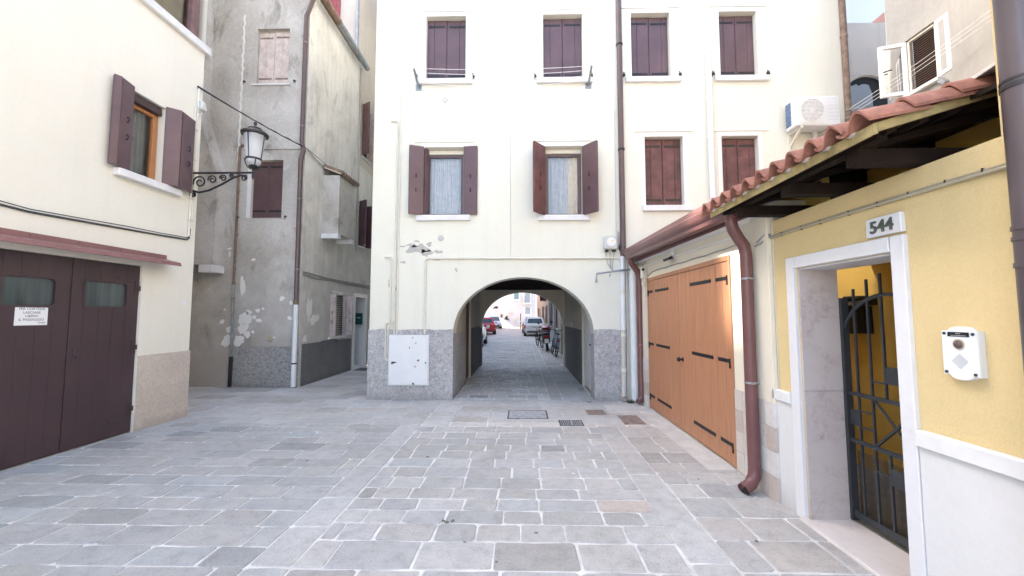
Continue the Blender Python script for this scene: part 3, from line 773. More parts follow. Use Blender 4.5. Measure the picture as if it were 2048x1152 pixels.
# garage door, two leaves of boards with a small window each
def garage_leaf(y0, y1, wy0, wy1, wz0, wz1, edges, hinge_y, hs):
    xf = LX - .028
    lf = MB()
    lf.wall(lambda u, v, d: (xf - .014 - d, u, v), y0, y1, .015, 2.28, [(wy0, wy1, wz0, wz1, .03)])
    leaf = lf.build('door_leaf', 'garage_brown', left_house)
    for a, b in zip(edges, edges[1:]):
        spans = [(.015, wz0), (wz1, 2.28)] if (wy0 - .001 <= a and b <= wy1 + .001) else [(.015, 2.28)]
        for z0, z1 in spans:
            MB().box(xf - .012, xf, a + .0009, b - .0009, z0, z1, .0016).build('plank', 'garage_brown', leaf)
    fr = MB(); r = .05; N = 6
    inner = []
    for (cy, cz, a0) in ((wy1 - r, wz1 - r, 0), (wy0 + r, wz1 - r, 90), (wy0 + r, wz0 + r, 180), (wy1 - r, wz0 + r, 270)):
        for k in range(N + 1):
            a = R(a0 + 90 * k / N); inner.append((cy + r * math.cos(a), cz + r * math.sin(a)))
    cyc, czc = (wy0 + wy1) / 2, (wz0 + wz1) / 2
    outer = [(cyc + (p - cyc) * 1.0 + .022 * (1 if p > cyc else -1), czc + (q - czc) + .022 * (1 if q > czc else -1)) for p, q in inner]
    k = len(inner)
    ring = [(xf + .008, p, q) for p, q in outer] + [(xf + .008, p, q) for p, q in inner] + [(xf - .03, p, q) for p, q in inner] + [(xf - .001, p, q) for p, q in outer]
    fr.add(ring, [(i, (i + 1) % k, k + (i + 1) % k, k + i) for i in range(k)] + [(k + i, k + (i + 1) % k, 2 * k + (i + 1) % k, 2 * k + i) for i in range(k)] + [(i, (i + 1) % k, 3 * k + (i + 1) % k, 3 * k + i) for i in range(k)])
    fr.build('window_frame', 'garage_brown', leaf)
    MB().quad((xf - .02, wy0, wz0), (xf - .02, wy1, wz0), (xf - .02, wy1, wz1), (xf - .02, wy0, wz1)).build('pane', 'garage_glass', leaf)
    for z in hs:
        mb = MB().box(xf, xf + .009, min(hinge_y, hinge_y - .07), hinge_y - .01, z - .09, z + .09)
        mb.box(xf + .003, xf + .022, hinge_y - .035, hinge_y + .03, z - .035, z + .03)
        if z in (hs[0], hs[-1]):
            zz = z - .12 if z == hs[0] else z + .12
            mb.box(xf, xf + .008, hinge_y - .30, hinge_y - .03, zz - .018, zz + .018); mb.box(xf, xf + .008, hinge_y - .06, hinge_y - .03, min(z, zz), max(z, zz))
        mb.build('hinge', 'garage_brown', leaf)
    return leaf
lr = garage_leaf(4.625, 5.463, 4.775, 5.29, 1.71, 2.02, [4.625, 4.775, 4.947, 5.118, 5.29, 5.463], 5.463, (.33, 1.16, 1.97))
ll = garage_leaf(3.777, 4.617, 3.98, 4.455, 1.705, 2.01, [3.777, 3.98, 4.138, 4.297, 4.455, 4.617], 3.80, (.33, 1.16, 1.97))
MB().box(LX - .028, LX - .018, 4.69, 4.715, 1.02, 1.22, .004).box(LX - .02, LX + .012, 4.695, 4.71, 1.09, 1.11).build('handle', 'garage_brown', lr)
# sheet-metal rain hood over the garage door
prof = [(LX, 2.49), (LX + .014, 2.49), (LX + .018, 2.43), (LX + .235, 2.375), (LX + .25, 2.325), (LX + .24, 2.322), (LX + .222, 2.36), (LX, 2.415)]
h = MB().prism([(a, 3.3, b) for a, b in prof], (0, 2.52, 0))
hood = h.build('rain_hood', 'gutter_top', left_house)
sc_ = MB()
for y in (4.15, 4.62, 5.13, 5.55): sc_.lathe([(.007, 0), (.007, .006)], (LX + .012, y, 2.457), 8, 'x')
sc_.build('screw', 'iron_black', hood)

# notice on the door
nt_ = MB().box(LX - .028, LX - .022, 4.105, 4.40, 1.488, 1.70, .001).build('notice', 'paper_white', origin=(LX - .026, 4.25, 1.488))
tag(nt_, 'white paper notice in Italian fixed to the brown garage door', 'notice')
for s, z, sz, y in (('PER CORTESIA', 1.655, .036, 4.2525), ('LASCIARE', 1.615, .036, 4.2525), ('LIBERO', 1.577, .036, 4.2525), ('IL PASSAGGIO', 1.538, .036, 4.2525), ('Grazie', 1.508, .026, 4.345)):
    text_part('lettering', s, sz, (LX - .0218, y, z), (0, 1, 0), (0, 0, 1), (1, 0, 0), 'ink', nt_, .0004, .0004)

# small white plaque by the corner
o = MB().box(LX, LX + .008, 6.16, 6.21, 1.77, 1.82, .002).build('plaque', 'paper_white', origin=(LX, 6.185, 1.77))
tag(o, 'tiny white plaque near the corner of the left house', 'plaque')

# cables and conduits of the left house
def cable(name, pts, r, mat, label, cat='cable', n=6, extra=None):
    c = MB().tube(pts, r, n)
    for e in (extra or []): c.tube(e, r, n)
    o = c.build(name, mat, origin=tuple(pts[0]), smooth=50)
    return tag(o, label, cat)
def sag(a, b, s, n=14, jit=0.0):
    a, b = Vector(a), Vector(b)
    return [a.lerp(b, t / n) + Vector((0, 0, -s * 4 * (t / n) * (1 - t / n))) + Vector((0, random.uniform(-jit, jit), random.uniform(-jit, jit))) for t in range(n + 1)]
base = [(LX + .012, 3.0, 2.78)] + [(LX + .012, 3.6 + .52 * k, z) for k, z in enumerate((2.745, 2.715, 2.735, 2.755, 2.775))] + [(LX + .012, 6.16, 2.80), (LX + .012, 6.20, 2.83), (LX + .012, 6.205, 2.95)]
cable('wall_cable', base, .0055, 'cable_black', 'bundle of dark cables running along the left house above the garage door', extra=[[(p[0] + .012, p[1], p[2] + .028 + .006 * math.sin(i * 2)) for i, p in enumerate(base)], [(p[0] + .004, p[1], p[2] - .014) for p in base]])
cd = thing('conduit', (LX, 6.2, 2.85), 'pair of white conduits beside the shutter at the left house corner', 'conduit')
for k, y in enumerate((6.185, 6.225)):
    MB().tube([(LX + .018, y, 2.85 + .06 * k), (LX + .018, y, 4.98)], .014, 8).build('pipe', 'cream_paint', cd, smooth=50)
for z in (3.1, 3.45, 4.1, 4.6): MB().box(LX, LX + .036, 6.165, 6.245, z, z + .018, .003).build('clip', 'grey_plastic', cd)
jb = thing('junction_box', (LX + .03, 6.27, 4.93), 'grey junction box with white cable loops at the top corner of the left house', 'junction box')
MB().box(LX, LX + .09, 6.215, 6.345, 4.96, 5.12, .02).build('box', 'grey_plastic', jb)
MB().tube([(LX + .05, 6.2, 5.30), (LX + .05, 6.19, 5.18), (LX + .06, 6.18, 5.05), (LX + .05, 6.2, 4.95), (LX + .05, 6.25, 4.93)], .009, 6).tube([(LX + .04, 6.29, 4.96), (LX + .04, 6.28, 4.9), (LX + .03, 6.22, 4.87), (LX + .03, 6.21, 4.78)], .009, 6).build('cable_loop', 'white_paint', jb, smooth=60)
a, b = (LX + .02, 6.2, 5.33), (-4.93, 8.83, 5.42)
cable('overhead_cable', sag(a, b, .03), .011, 'cable_black', 'twisted dark cable slung from the left house to the grey house', extra=[[p + Vector((0, .0, .014 + .008 * math.sin(i * 3))) for i, p in enumerate(sag(a, b, .04))]])
cable('overhead_cable', sag((-4.91, 8.83, 5.42), (-4.90, 11.72, 5.36), .02), .010, 'cable_grey', 'grey cable running along the alley side of the grey house', extra=[sag((-4.90, 8.83, 5.40), (-4.93, 9.9, 5.28), .03)])

# wall lantern on a scrolled bracket
lamp = thing('wall_lantern', (LX, 6.2, 3.52), 'black wrought iron lantern on a scrolled bracket at the left house corner', 'street lamp')
ax, ay = -4.305, 6.2
def spiral(cx, cz, r0, r1, a0, a1, n=22):
    return [(cx + (r0 + (r1 - r0) * t / n) * math.cos(R(a0 + (a1 - a0) * t / n)), ay, cz + (r0 + (r1 - r0) * t / n) * math.sin(R(a0 + (a1 - a0) * t / n))) for t in range(n + 1)]
br = MB()
br.box(LX + .01, ax + .03, ay - .017, ay + .017, 3.872, 3.90, .004)
br.box(LX, LX + .022, ay - .03, ay + .03, 3.50, 3.95, .005)
br.tube([(LX + .02, ay, 3.60), (LX + .14, ay, 3.565), (LX + .30, ay, 3.60), (LX + .5, ay, 3.695), (LX + .68, ay, 3.80), (LX + .80, ay, 3.842), (LX + .88, ay, 3.83)], .017, 6)
br.build('bracket_arm', 'iron_lamp', lamp, smooth=40)
for sp in (spiral(LX + .14, 3.735, .112, .022, 200, -330), spiral(LX + .345, 3.775, .075, .016, 190, -330), spiral(LX + .52, 3.80, .058, .014, 190, -330), spiral(LX + .66, 3.83, .036, .010, 190, -330), spiral(LX + .86, 3.80, .05, .014, 60, -420), spiral(LX + .045, 3.53, .04, .012, 90, -420)):
    MB().tube(sp, .0115, 6).build('scroll', 'iron_lamp', lamp, smooth=60)
br = MB().tube([(ax, ay, 3.77), (ax, ay, 3.80)], [.006, .016], 8).tube([(ax, ay, 3.80), (ax, ay, 3.96)], .02, 8)
br.lathe([(.02, 3.94), (.055, 3.96), (.075, 3.985), (.06, 4.0)], (ax, ay, 0), 14)
for k in range(4):
    a = R(45 + 90 * k)
    pt = lambda r, z: (ax + r * math.cos(a), ay + r * math.sin(a), z)
    br.tube([pt(.03, 3.93), pt(.08, 3.96), pt(.115, 4.03), pt(.125, 4.09)], .009, 6)
br.build('lantern_base', 'iron_lamp', lamp, smooth=50)
MB().lathe([(.105, 4.085), (.118, 4.085), (.118, 4.115), (.107, 4.115), (.105, 4.085)], (ax, ay, 0), 24, cap=False).build('lower_ring', 'iron_lamp', lamp, smooth=40)
MB().lathe([(.06, 4.0), (.10, 4.04), (.112, 4.12), (.138, 4.3), (.158, 4.505)], (ax, ay, 0), 28, cap=False).build('lantern_glass', 'lamp_glass', lamp, smooth=60)
bars = MB()
for k in range(4):
    a = R(45 + 90 * k + 45); pt = lambda r, z: (ax + r * math.cos(a), ay + r * math.sin(a), z)
    bars.tube([pt(.117, 4.09), pt(.144, 4.3), pt(.166, 4.52)], .008, 6)
bars.build('glazing_bar', 'iron_lamp', lamp, smooth=50)
MB().lathe([(.16, 4.49), (.195, 4.50), (.2, 4.525), (.185, 4.545), (.13, 4.565), (.10, 4.59), (.105, 4.605), (.085, 4.625), (.04, 4.645), (.018, 4.655), (.018, 4.675), (.026, 4.69), (.022, 4.715), (.004, 4.73)], (ax, ay, 0), 28).build('lantern_cap', 'iron_lamp', lamp, smooth=35)

# ================================================================== grey house
GY, GX = 8.85, -4.95
grey_house = thing('house', (-6.9, 10.3, 0), 'weathered grey rendered house with stained walls at the alley mouth', 'house')
P = lambda u, v, d: (u, GY + d, v)
GW1, GW2 = (-6.19, -5.42, 6.97, 8.32), (-6.17, -5.45, 3.805, 5.155)
w = MB().wall(P, -12.0, GX, 0, 9.35, [(*GW1, .10), (*GW2, .09)])
w.build('wall', 'grey_cement', grey_house)
SW = (10.32, 11.10, 1.05, 2.14)
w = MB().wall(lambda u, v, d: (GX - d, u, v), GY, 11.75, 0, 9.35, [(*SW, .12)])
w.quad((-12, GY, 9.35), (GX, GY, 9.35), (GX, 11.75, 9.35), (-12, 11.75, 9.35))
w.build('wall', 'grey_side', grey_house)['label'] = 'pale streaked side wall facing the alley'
MB().prism([(GX + .06, GY - .25, 9.4), (GX + .06, 11.75, 9.4), (-8.6, 11.75, 10.75), (-8.6, GY - .25, 10.75)], (0, 0, .12)).build('roof', 'terracotta', grey_house)
# corner strip of smoother render, string course and dados
d = MB()
d.box(-6.42, GX + .012, GY - .014, GY + .002, 0, .90)
d.build('base_band', 'roughcast_mid', grey_house)
for k, (y0, y1) in enumerate(((8.98, 9.84), (9.86, 10.72), (10.74, 11.60))):
    MB().box(GX - .002, GX + .016, y0, y1, 0, .94 + .02 * math.sin(k * 2.1), .004).build('base_panel', 'roughcast_dark', grey_house)
MB().box(-5.93, GX + .03, GY - .03, GY + .002, 5.40, 5.425).build('string_course', 'grey_cement', grey_house)
# whitish repaired crack and flaked spots
cr = MB(); pts = [(-6.505 + .012 * math.sin(k * 1.7) + random.uniform(-.006, .006), 5.0 + 3.68 * k / 60) for k in range(61)]
for k, ((xa, za), (xb, zb)) in enumerate(zip(pts, pts[1:])):
    wd = .018 + .012 * random.random()
    cr.quad((xa - wd, GY - .004, za), (xa + wd, GY - .004, za), (xb + wd, GY - .004, zb), (xb - wd, GY - .004, zb))
cr.build('repair_strip', 'lime_patch', grey_house)
pk = MB()
for k, (cx, cz, rx, rz) in enumerate([(-6.27, 2.25, .06, .2), (-6.18, 1.52, .13, .16), (-6.22, 1.30, .12, .10), (-6.12, 1.17, .08, .07), (-6.3, 1.02, .12, .12), (-6.52, 1.28, .07, .08), (-6.58, 1.02, .10, .13), (-6.70, 1.45, .05, .05), (-6.1, 1.66, .07, .05), (-5.9, 1.70, .045, .05), (-5.87, 1.48, .06, .045),
                                      (-5.78, 1.74, .03, .03), (-5.36, 1.97, .06, .05), (-5.17, 1.53, .05, .045), (-5.99, 1.22, .035, .035), (-5.15, 1.87, .035, .05), (-6.05, 2.85, .045, .03), (-6.61, 3.1, .05, .03), (-6.6, 2.98, .03, .06), (-5.97, 1.55, .05, .04), (-6.65, 1.72, .03, .02), (-5.5, 1.1, .03, .02)]):
    MB().prism([(x, GY - .0045, z) for x, z in blob(cx, cz, rx, rz, 24, .3, k + 50)], (0, .004, 0)).build('flaked_patch', 'lime_patch', grey_house)
dp = MB()
for k, (cx, cz, rx, rz) in enumerate([(9.25, 1.75, .10, .28), (9.5, 1.5, .18, .12), (11.3, 1.6, .06, .3), (11.45, 1.2, .05, .2), (10.7, .99, .3, .035), (9.1, 1.05, .1, .06), (10.7, 2.2, .28, .05)]):
    MB().prism([(GX + .0045, y, z) for y, z in blob(cx, cz, rx, rz, 24, .5, k + 90)], (-.004, 0, 0)).build('flaked_patch', 'lime_patch', grey_house)
# front windows
for (x0, x1, z0, z1), mat, yy in ((GW1, 'pale_shutter', GY + .085), (GW2, 'brown_paint', GY + .075)):
    xm = (x0 + x1) / 2
    shutter(grey_house, (x0 + .008, yy), (xm - .004, yy), (0, -1), z0 + .01, z1 - (.06 if mat[0] == 'p' else .012), mat, (0.5,), (.12, .9), 'rust' if mat[0] == 'p' else 'iron_lamp')
    shutter(grey_house, (x1 - .008, yy), (xm + .004, yy), (0, -1), z0 + .01, z1 - (.04 if mat[0] == 'p' else .012), mat, (0.5,), (.12, .9), 'rust' if mat[0] == 'p' else 'iron_lamp')
MB().box(-6.27, -5.36, GY - .04, GY + .08, 6.93, 6.968, .006).build('sill', 'white_stone', grey_house)
MB().box(-6.30, -5.37, GY - .012, GY + .06, 3.79, 3.803).build('sill', 'grey_cement', grey_house)
MB().box(-6.262, -6.175, GY - .008, GY + .005, 3.806, 5.15).build('jamb', 'white_paint', grey_house)
hk = MB()
for x, z in ((-6.42, 6.98), (-5.24, 6.98), (-6.42, 3.78), (-5.33, 3.79)):
    hk.tube([(x - .03, GY - .04, z + .03), (x, GY - .06, z + .05), (x + .03, GY - .04, z + .03)], .008, 6); hk.tube([(x, GY, z + .04), (x, GY - .06, z + .04), (x + .004, GY - .06, z - .03)], .008, 6)
hk.build('shutter_holder', 'iron_black', grey_house)
MB().lathe([(.065, 0), (.065, -.012), (.05, -.02), (.03, -.014), (.012, -.02)], (-5.595, GY, 1.066), 20, 'y').build('vent_cover', 'blind_beige', grey_house, smooth=40)
# corbelled chimney breast on the front
c = MB()
xR = -6.715; yF = 8.52
prof = [(-9.5, 2.74), (-7.25, 2.74), (-7.12, 2.70), (xR, 2.70), (xR, 4.72), (-6.82, 4.95), (-7.18, 6.05), (-7.22, 6.3), (-7.22, 9.6), (-9.5, 9.6)]
c.prism([(x, yF, z) for x, z in prof], (0, GY - yF + .01, 0))
c.build('chimney_breast', 'grey_cement', grey_house)
MB().box(-7.03, xR + .006, yF - .012, GY + .01, 2.53, 2.698, .008).build('corbel', 'white_stone', grey_house)
# chimney breast on the alley side with its little tiled cap
xs = -4.54
MB().box(GX - .01, xs, 9.72, 10.62, 3.62, 5.10).build('chimney_breast', 'grey_cement', grey_house)
for y0, y1 in ((9.70, 9.86), (10.46, 10.64)): MB().box(GX - .01, xs + .012, y0, y1, 3.50, 3.618, .006).build('corbel', 'white_stone', grey_house)
MB().prism([(xs + .06, 9.66, 5.10), (xs + .06, 10.70, 5.10), (GX, 10.70, 5.28), (GX, 9.66, 5.28)], (0, 0, .03)).build('chimney_cap', 'dark_grey_render', grey_house)
for k in range(7):
    y = 9.72 + k * .155
    MB().tube([(xs + .09, y, 5.145), (GX + .01, y, 5.325)], .06, 8).build('roof_tile', 'rust_pipe', grey_house, smooth=60)
# alley window with open pink shutters and a slatted blind
MB().box(GX - .07, GX - .05, SW[0], SW[1], SW[2], SW[3]).build('room_back', 'dark_interior', grey_house)
for k in range(22):
    z = SW[2] + .02 + k * .05
    MB().add([(GX - .03, SW[0] + .02, z), (GX - .03, SW[1] - .02, z), (GX - .05, SW[1] - .02, z + .032), (GX - .05, SW[0] + .02, z + .032)], [(0, 1, 2, 3)]).build('blind_slat', 'galvanised', grey_house)
shutter(grey_house, (GX + .005, SW[0] - .04), (GX + .17, SW[0] - .08), (0, -1), SW[2] - .02, SW[3], 'pink_shutter', (0.5,), (), hook=True)
shutter(grey_house, (GX + .005, SW[1] - .10), (GX + .10, SW[1] - .12), (0, -1), SW[2], SW[3] - .02, 'pink_shutter', (), ())
shutter(grey_house, (GX + .11, SW[1] - .10), (GX + .24, SW[1] + .0), (.2, -1), SW[2], SW[3] - .02, 'pink_shutter', (0.5,), (), hook=True)
MB().box(GX - .1, GX + .05, SW[0] - .12, SW[1] + .12, SW[2] - .075, SW[2] - .022, .006).build('sill', 'white_stone', grey_house)
# gutter, drainpipe
gt = thing('gutter', (GX + .2, GY - .3, 9.3), 'rusty round gutter under the eave of the grey house', 'gutter')
MB().tube([(GX + .17, GY - .28, 9.30), (GX + .17, 9.9, 9.295)], .085, 12).build('gutter_length', 'rust_pipe', gt, smooth=50)
MB().tube([(GX + .17, 9.9, 9.295), (GX + .17, 11.9, 9.28)], .085, 12).build('gutter_length', 'galvanised', gt, smooth=50)
for y in (9.9, 11.0): MB().tube([(GX + .17, y, 9.295), (GX + .17, y + .03, 9.295)], .092, 12).build('joint_ring', 'rust', gt, smooth=40)
dpz = thing('drainpipe', (GX - .02, GY - .06, 0), 'brown drainpipe on the grey house corner with white lower length', 'drainpipe')
py = GY - .065; px = GX - .05
MB().tube([(GX + .17, GY - .15, 9.22), (GX + .14, GY - .12, 8.95), (px, py, 8.55), (px, py, 5.55), (px + .06, py - .02, 5.33), (px - .01, py, 5.12), (px, py, 1.95)], .05, 8).build('pipe', 'pipe_brown', dpz, smooth=40)
MB().tube([(px, py, 1.95), (px, py, 1.83)], .058, 10).build('collar', 'rust_pipe', dpz, smooth=40)
MB().tube([(px, py, 1.83), (px, py, .03)], .052, 10).build('lower_pipe', 'white_paint', dpz, smooth=40)
for z in (7.9, 5.9, 4.2, 2.6): MB().tube([(px, py, z), (px, py, z + .03)], .057, 8).build('pipe_clip', 'rust', dpz, smooth=40)
MB().tube([(px, py, .52), (px, py, .55)], .057, 8).build('pipe_clip', 'iron_black', dpz, smooth=40)
rp = thing('drainpipe', (-6.42, GY - .04, 0), 'thin rusty pipe down the middle of the grey house front', 'drainpipe')
x = -6.43
MB().tube([(-6.36, GY, 5.49), (-6.40, GY - .04, 5.49), (x - .02, GY - .04, 5.44), (x - .02, GY - .04, 2.28)], .026, 8).build('pipe', 'rust_pipe', rp, smooth=40)
MB().tube([(x - .02, GY - .04, 2.28), (x, GY - .04, .68)], .026, 8).build('middle_pipe', 'galvanised', rp, smooth=40)
MB().tube([(x, GY - .04, .68), (x, GY - .045, .02)], .038, 10).build('lower_pipe', 'iron_black', rp, smooth=40)
for z in (4.4, 3.4, 2.28, 1.95, .4): MB().tube([(x - .015, GY - .04, z), (x - .012, GY - .04, z + .035)], .038, 8).build('pipe_clip', 'rust', rp, smooth=40)
cable('wall_cable', [(GX + .02, 8.9, 2.53), (GX + .02, 9.5, 2.47), (GX + .02, 10.2, 2.5), (GX + .02, 11.0, 2.47), (GX + .02, 12.9, 2.47)], .018, 'cable_grey', 'grey cable along the alley wall above the pink shuttered window', extra=[[(GX + .03, 8.9, 2.58), (GX + .03, 10.0, 2.53), (GX + .03, 12.9, 2.53)]])

# ================================================================== house further down the alley
alley_house = thing('house', (-6.5, 14.5, 0), 'taller pale house beyond the grey one along the alley', 'house')
DO, AW1, AW2 = (11.83, 12.62, .1, 2.13), (11.98, 12.62, 3.72, 5.09), (12.05, 12.75, 6.55, 8.2)
P = lambda u, v, d: (GX - d, u, v)
w = MB().wall(P, 11.75, 22, 6.2, 14.5, [(*AW2, .15)])
w.quad((-12, 11.76, 9.0), (GX, 11.76, 9.0), (GX, 11.76, 14.5), (-12, 11.76, 14.5))
w.build('wall', 'pale_alley', alley_house)
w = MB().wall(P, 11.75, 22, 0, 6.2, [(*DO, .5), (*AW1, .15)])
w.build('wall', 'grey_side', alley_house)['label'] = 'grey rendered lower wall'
fr = MB().box(GX - .05, GX + .025, 11.70, 11.828, 0, 2.25, .004).box(GX - .05, GX + .025, 12.622, 12.74, 0, 2.25, .004).box(GX - .05, GX + .025, 11.828, 12.622, 2.132, 2.25, .004).box(GX - .5, GX + .05, 11.83, 12.62, 0, .098, .006)
dd = fr.build('door_frame', 'white_paint', alley_house)
MB().box(GX - .47, GX - .43, 11.83, 12.62, .1, 2.13).build('door', 'white_metal', dd)
MB().box(GX - .499, GX - .001, 12.60, 12.618, .1, 2.13).build('reveal_lining', 'white_paint', dd)
mbx = thing('mailbox', (GX - .2, 12.56, 1.33), 'dark green mailbox inside the white doorway in the alley', 'mailbox')
MB().box(GX - .38, GX - .06, 12.49, 12.595, 1.30, 1.66, .01).build('box', 'green_paint', mbx)
MB().box(GX - .2, GX - .1, 12.483, 12.49, 1.50, 1.53).build('label_plate', 'paper_white', mbx)
for (y0, y1, z0, z1), m1, m2 in ((AW1, 'brown_paint', 'brown_paint'), (AW2, 'post_wood', 'pale_shutter')):
    MB().box(GX - .15, GX - .13, y0, y1, z0, z1).build('room_back', 'dark_interior', alley_house)
    shutter(alley_house, (GX + .005, y0), (GX + .28, y0 - .18), (.6, -.8), z0, z1, m1, (0.5,), ())
    shutter(alley_house, (GX - .02, y1 - .02), (GX + .30, y1 - .10), (-.2, -1), z0, z1, m2, (0.5,), ())
    MB().box(GX - .1, GX + .06, y0 - .05, y1 + .05, z0 - .06, z0 - .005, .006).build('sill', 'white_stone', alley_house)
RW = (-6.12, -5.62, 10.8, 12.0)
shutter(alley_house, (RW[0], 11.74), (RW[0] + .26, 11.74), (0, -1), 10.85, 12.1, 'red_shutter', (.5,), (.5,))
shutter(alley_house, (RW[1], 11.74), (RW[0] + .27, 11.74), (0, -1), 10.85, 12.1, 'red_shutter', (.5,), (.5,))
p_ = MB().tube([(GX - .10, 11.70, 14.2), (GX - .10, 11.70, 9.62)], .045, 8).build('drainpipe', 'galvanised', origin=(GX - .1, 11.7, 9.62), smooth=50)
tag(p_, 'grey green drainpipe high on the pale alley house', 'drainpipe')
p_ = MB().tube([(GX + .03, 11.76, 9.2), (GX + .03, 11.76, 3.5)], .026, 8).build('conduit', 'pale_grey', origin=(GX, 11.76, 3.5), smooth=50)
tag(p_, 'thin pale pipe between the grey house and the pale alley house', 'pipe')
MB().prism([(GX + .3, 11.6, 14.5), (GX + .3, 22.2, 14.5), (-9, 22.2, 16), (-9, 11.6, 16)], (0, 0, .12)).build('roof', 'terracotta', alley_house)
mt = MB().box(-4.85, -4.45, 11.55, 12.1, .002, .012, .003).build('door_mat', 'roughcast_dark', origin=(-4.65, 11.8, 0))
tag(mt, 'dark doormat on the alley paving before the white doorway', 'doormat')
# unseen house added west of the lane, stepped to trim the sun patch
west_sun_blocker = thing('house', (-16, 7.5, 0), 'unseen stepped house added west of the side lane to trim the sun', 'house')
MB().box(-20, -14.0, 2.0, 9.66, 0, 15.7).box(-14.7, -14.0, 9.66, 15.0, 0, 19.5).build('wall', 'pale_grey', west_sun_blocker)

# ================================================================== things fixed to the arch house front
y = FY - .022
def pipe_thing(name, label, mat, parts, cat='pipe', r=.02, clips=(), n=8, clip_mat=None):
    """parts: list of point lists"""
    t = thing(name, tuple(parts[0][-1]), label, cat)
    for p in parts: MB().tube(p, r, n).build('pipe', mat, t, smooth=45)
    for c0, c1 in clips: MB().tube([c0, c1], r * 1.25, n).build('clip', clip_mat or mat, t, smooth=40)
    return t
zc = lambda x, zs, yy=y, h=.03: [((x, yy, z), (x, yy, z + h)) for z in zs]
pipe_thing('conduit', 'full height cream conduit on the left side of the arch house', 'cream_paint', [[(-2.365, y, 9.8), (-2.375, y, 1.23)]], 'conduit', .017, zc(-2.37, (8.6, 7.2, 6.0, 5.0, 4.1, 3.2, 2.4, 1.6)))
pipe_thing('conduit', 'cream conduit starting below the upper window line, left of the full height one', 'cream_paint', [[(-2.56, FY, 5.43), (-2.56, y, 5.43), (-2.44, y, 5.43), (-2.43, y, 5.36), (-2.425, y, 1.23)]], 'conduit', .017, zc(-2.428, (5.0, 4.2, 3.3, 2.5, 1.8)))
pipe_thing('conduit', 'short cream pipe bending round the white meter cabinet', 'cream_paint', [[(-2.62, FY, 2.72), (-2.62, y, 2.72), (-2.52, y, 2.72), (-2.505, y, 2.66), (-2.505, y, 1.52), (-2.52, y, 1.45), (-2.58, y, 1.44), (-2.59, y, 1.38), (-2.585, y, .80), (-2.57, y, .75), (-2.49, y, .74)]], 'conduit', .017, zc(-2.505, (2.3, 1.7)))
pipe_thing('conduit', 'thin cream conduit turning down beside the meter cabinet top', 'cream_paint', [[(-2.40, y - .02, 1.50), (-2.46, y - .02, 1.48), (-2.52, y - .03, 1.36), (-2.535, y - .03, 1.2), (-2.535, y - .03, .85)]], 'conduit', .012)
pipe_thing('conduit', 'long horizontal cream conduit running above the arch', 'cream_paint', [[(-1.838, y, 1.24), (-1.838, y, 2.655), (-1.80, y, 2.69), (1.86, y, 2.685), (1.98, y, 2.685), (2.01, y, 2.65), (2.0, y, .06)]], 'conduit', .02,
           [((x, y, 2.69), (x + .03, y, 2.69)) for x in (-1.2, -.4, .5, 1.3)] + zc(-1.838, (2.2, 1.95, 1.5)) + zc(2.0, (1.7, 1.35, .7)))
# white metal meter cabinet
cab = thing('meter_cabinet', (-2.13, FY, .28), 'white metal meter cabinet with chipped door on the grey base', 'cabinet')
MB().box(-2.515, -1.742, FY - .06, FY - .015, .272, 1.222, .006).build('case', 'white_metal', cab)
MB().box(-2.495, -1.762, FY - .074, FY - .061, .292, 1.202, .005).build('door', 'white_metal', cab)
dm = MB()
for k, (x, z, r1, r2) in enumerate(((-2.05, 1.17, .012, .012), (-1.99, 1.07, .013, .01), (-2.11, .98, .012, .012), (-1.94, .745, .02, .02), (-2.0, .63, .014, .014), (-2.03, .31, .018, .026), (-2.42, .70, .035, .025), (-2.40, .71, .05, .012))):
    dm.prism([(px_, FY - .0755, pz) for px_, pz in blob(x, z, r1, r2, 12, .4, k + 200)], (0, .001, 0))
dm.build('rust_chip', 'pipe_brown', cab)
MB().lathe([(.014, 0), (.014, -.012)], (-1.80, FY - .074, .70), 10, 'y').build('lock', 'iron_black', cab)
# brown downpipe between the two halves, and the white pipes below it
dpp = thing('drainpipe', (1.945, FY - .06, 2.72), 'slim dark brown drainpipe between the window columns', 'drainpipe')
MB().tube([(1.945, FY - .06, 9.8), (1.945, FY - .06, 2.72)], .055, 12).build('pipe', 'pipe_brown', dpp, smooth=45)
for z in (4.78, 6.9, 8.8): MB().tube([(1.945, FY - .06, z), (1.945, FY - .06, z + .03)], .066, 12).build('pipe_clip', 'iron_black', dpp, smooth=40)
dpp = thing('drainpipe', (1.91, FY - .07, .1), 'cream lower drainpipe with rusty outlet right of the arch', 'drainpipe')
MB().tube([(1.925, FY - .065, 2.71), (1.92, FY - .065, 1.32)], .047, 12).build('pipe', 'white_paint', dpp, smooth=45)
MB().tube([(1.92, FY - .065, 1.32), (1.91, FY - .065, .14), (1.91, FY - .09, .07), (1.91, FY - .13, .045)], .045, 12).build('lower_pipe', 'tile_a', dpp, smooth=45)
MB().tube([(1.91, FY - .09, .07), (1.91, FY - .14, .04)], .05, 12, cap=False).build('outlet', 'rust', dpp, smooth=45)
for z in (2.0, 1.2, .55): MB().tube([(1.92, FY - .065, z), (1.92, FY - .065, z + .06)], .054, 12).build('collar', 'cream_paint', dpp, smooth=45)
dpp = thing('drainpipe', (2.10, FY - .1, 0), 'thick white plastic drainpipe next to the red garage downpipe', 'drainpipe')
MB().tube([(2.04, FY - .07, 2.82), (2.075, FY - .08, 2.66), (2.10, FY - .09, 2.5), (2.10, FY - .1, .02)], .062, 14).build('pipe', 'white_paint', dpp, smooth=45)
for z in (2.25, 1.55, .72): MB().tube([(2.10, FY - .1, z), (2.10, FY - .1, z + .07)], .07, 14).build('collar', 'white_paint', dpp, smooth=45)
dpp = thing('drainpipe', (3.665, FY - .07, 2.9), 'white drainpipe between the two right hand window columns', 'drainpipe')
